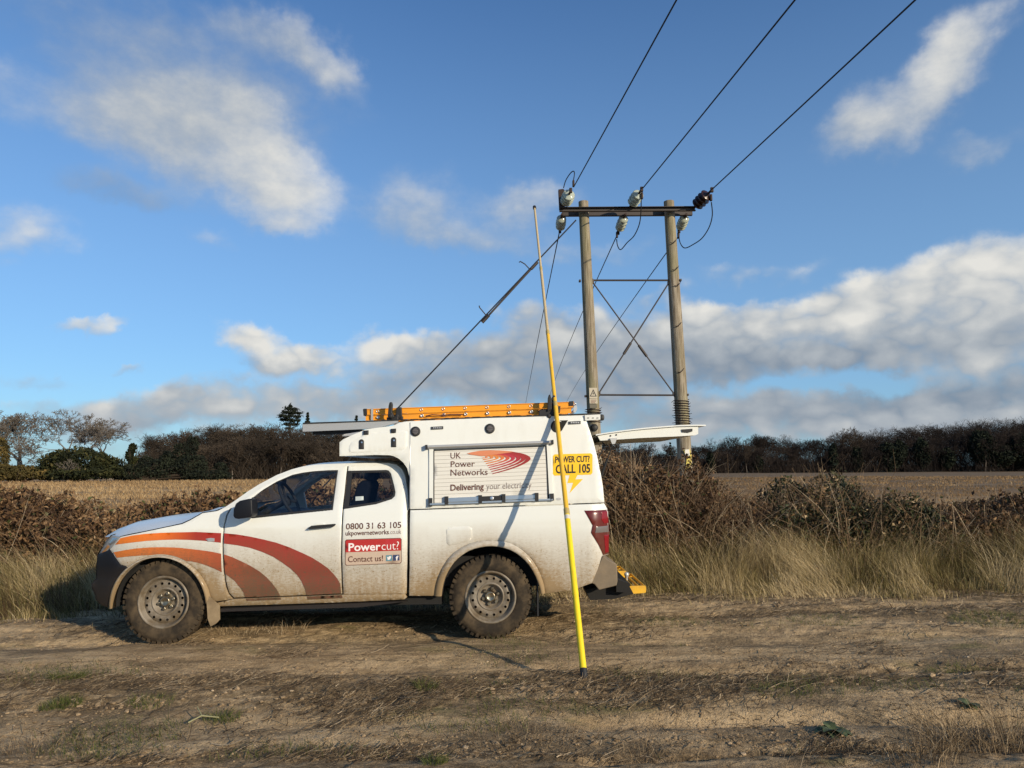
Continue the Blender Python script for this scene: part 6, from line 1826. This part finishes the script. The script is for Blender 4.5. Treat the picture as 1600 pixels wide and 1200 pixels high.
w2 = plate('warning_sign', [(921, 623), (933.4, 623), (933.8, 630.5), (921.4, 630.5)], yA, M_plate, hp)
mb = MB()
for k in range(3): mb.prism([at(*q, yA - 0.003) for q in ((923, 624.6 + k * 2), (932 - k, 624.6 + k * 2), (932 - k, 625.5 + k * 2), (923, 625.5 + k * 2))], (0, 0.002, 0))
mb.build('print_line', mat('faded_print', (0.22, 0.12, 0.09), 0.7), w2)
plate('number_plate', [(921.4, 631.5), (932.4, 631.5), (932.8, 637.5), (921.8, 637.5)], yA, mat('dull_plate', (0.14, 0.125, 0.09), 0.6), hp)
yB = YP - 12.6 * YP / F
plate('warning_sign', [(1068, 703), (1078, 702), (1081, 712), (1080.5, 724), (1076, 733), (1071, 734), (1073, 718)], yB, mat('peeling_yellow_plate', (0.62, 0.50, 0.10), 0.6), hp)
plate('warning_sign', [(1070, 702.5), (1077, 702), (1078, 712), (1071, 713)], yB - 0.008, mat('peeling_white_plate', (0.70, 0.68, 0.60), 0.6), hp)

# insulators and the conductors they hold
def pin(px, py, y): return at(px, py, y)
def disc_string(a, b, rpx, n, m_, parent):
    A_, B_ = a, b; ax = (B_ - A_); L_ = ax.length; ax.normalize()
    r = rpx * YP / F; prof = [(0, 0.02)]
    for k in range(n):
        s = L_ * (k + 0.5) / n; d = L_ / n; rr = r * (1 - 0.12 * abs(2 * (k + 0.5) / n - 1))
        prof += [(s - 0.46 * d, 0.45 * rr), (s - 0.18 * d, 0.9 * rr), (s, rr), (s + 0.12 * d, 0.86 * rr), (s + 0.2 * d, 0.5 * rr)]
    prof += [(L_, 0.02)]
    mb = MB(); mb.lathe(A_, ax, prof, 20); o = mb.build('insulator', m_, parent)
    mb = MB(); mb.tube([A_ - ax * 0.16, A_ + ax * 0.03], 0.032, 8); mb.build('cap', M_iron, o)
    mb = MB(); mb.tube([B_ - ax * 0.03, B_ + ax * 0.12], 0.028, 8); mb.box(B_ + ax * 0.15, (0.07, 0.07, 0.12), bevel=0.015); mb.build('cap', M_iron, o)
    return o
DN = Vector((ray(659, 720).x / ray(659, 720).y, 1, 0))     # the line runs level, this way
upper = [((884, 316), (889.5, 303), 10.5, M_glassins), ((988, 318), (998.5, 302), 10.0, M_glassins), ((1088, 321), (1106, 303), 11.0, M_brownins)]
ends_up = [(897, 291), (1004.5, 294), (1112.5, 296)]
for (a, b, r, m_) in upper: disc_string(at(*a, YP - 0.25), at(*b, YP - 0.62), r * 1.02, 4, m_, hp)
lower = [((877.5, 340), (875.5, 356), 8.0), ((975, 340), (968, 358), 8.0), ((1070, 340), (1063, 356), 8.0)]
ends_lo = [(874, 363), (962.5, 371), (1061.5, 367)]
for (a, b, r) in lower: disc_string(at(*a, YP + 0.28), at(*b, YP + 0.75), r * 1.12, 4, M_glassins, hp)
for (e, xoff) in zip(ends_up, (0, 0, 0)):
    pass
WG = 'overhead conductors'
names_up = ['leftmost of the three overhead wires running up out of the photo', 'middle one of the three overhead wires running up out of the photo', 'rightmost of the three overhead wires running up out of the photo']
tops_px = [(1057, 0), (1242, 0), (1430, 0)]
for (e, tp, lab) in zip(ends_up, tops_px, names_up):
    s = at(*e, YP - 0.72)
    # nearer point: where the sight line through the top of the photo crosses the wire's height
    d = ray(*tp); zt = s.z - 0.10; t = (zt - CAMH) / d.z; q = Vector((d.x * t, d.y * t, zt))
    dirv = (q - s); L1 = math.hypot(dirv.x, dirv.y); hd = Vector((dirv.x / L1, dirv.y / L1, 0))
    span = 70.0; sag = 0.10 / ((L1 / span) * (1 - L1 / span))
    pts = []
    for i in range(41):
        u = span * (i / 40.0) ** 1.2
        pts.append(s + hd * u - Vector((0, 0, sag * (u / span) * (1 - u / span))))
    mb = MB(); mb.tube(pts, 0.014, 6); o = mb.build('power_line', M_wire, origin=tuple(s)); tag(o, lab, 'wire', WG)
names_lo = ['left-hand one of the three thin wires running away behind the truck', 'middle one of the three thin wires running away behind the truck', 'right-hand one of the three thin wires, passing behind the left wooden pole']
far_px = [(822, 627), (860, 615), (890, 619)]
for (e, fp, lab) in zip(ends_lo, far_px, names_lo):
    s = at(*e, YP + 0.85)
    fpt = at(*fp, 70.0)
    hd = Vector((fpt.x - s.x, fpt.y - s.y, 0)); L1 = hd.length; hd.normalize()
    span = 112.0; drop = s.z - fpt.z
    sag = drop / ((L1 / span) * (1 - L1 / span))
    pts = [s + hd * u - Vector((0, 0, sag * (u / span) * (1 - u / span))) for u in (span * i / 40.0 for i in range(41))]
    mb = MB(); mb.tube(pts, 0.015, 6); o = mb.build('power_line', M_wire, origin=tuple(s)); tag(o, lab, 'wire', 'conductors running away from the pole')
# jumper loops under the insulators
def loop(pts, y0, y1, r=0.013):
    n = len(pts); P = [at(px, py, y0 + (y1 - y0) * i / (n - 1)) for i, (px, py) in enumerate(pts)]
    out = []
    for i in range(n - 1):
        p0, p1, p2, p3 = P[max(i - 1, 0)], P[i], P[i + 1], P[min(i + 2, n - 1)]
        for k in range(6):
            t = k / 6
            out.append(0.5 * ((2 * p1) + (p2 - p0) * t + (2 * p0 - 5 * p1 + 4 * p2 - p3) * t * t + (3 * p1 - p0 - 3 * p2 + p3) * t ** 3))
    out.append(P[-1])
    mb = MB(); mb.tube(out, r, 6); mb.build('jumper_wire', M_wire, hp)
loop([(895.5, 284), (897.6, 272), (896, 267.5), (891, 271), (884, 282), (880.5, 294)], YP - 0.7, YP - 0.25)
loop([(1001.8, 312), (1001.5, 330), (999, 350), (991, 368), (980, 379), (970, 390), (965, 384), (963.5, 374)], YP - 0.6, YP + 0.8)
loop([(1111.5, 316), (1113, 336), (1108, 355), (1097, 372), (1083, 382), (1070, 387.5), (1063, 380), (1060.5, 368)], YP - 0.6, YP + 0.8)
for (px, py, y) in ((896, 287, YP - 0.7), (1003, 306, YP - 0.62), (1111, 309, YP - 0.62), (964, 367, YP + 0.8), (1060, 368, YP + 0.8)): MB().box(at(px, py, y), (0.05, 0.08, 0.16), bevel=0.015).build('clamp', M_iron, hp)

# stay wire from the left pole down to the ground beyond the truck
a = at(900, 344, YP); b = at(626, 633, YP)
d = (b - a); g_ = a + d * ((a.z - 0.0) / (a.z - b.z))
st = MB(); st.tube([a, g_], 0.018, 6); stay = st.build('stay_wire', M_wire, origin=tuple(g_))
tag(stay, 'taut stay wire slanting from the left pole top down behind the truck', 'wire')
mb = MB(); q0, q1 = at(836.5, 413, YP), at(757, 500, YP); mb.tube([q0, q1], 0.024, 8)
for q, e in ((q0, (q1 - q0).normalized()), (q1, (q0 - q1).normalized())): mb.tube([q - e * 0.08, q + e * 0.16], 0.04, 8)
mb.build('insulator_rod', M_steel, stay)
for pts in ([(828, 421), (820, 412.5), (813, 408.5), (811, 410)], [(761.5, 495), (754, 486), (749, 480), (748.5, 478), (750, 478.5)]):
    mb = MB(); mb.tube([at(x, y, YP) for x, y in pts], 0.014, 6); mb.build('arcing_horn', M_steel, stay)
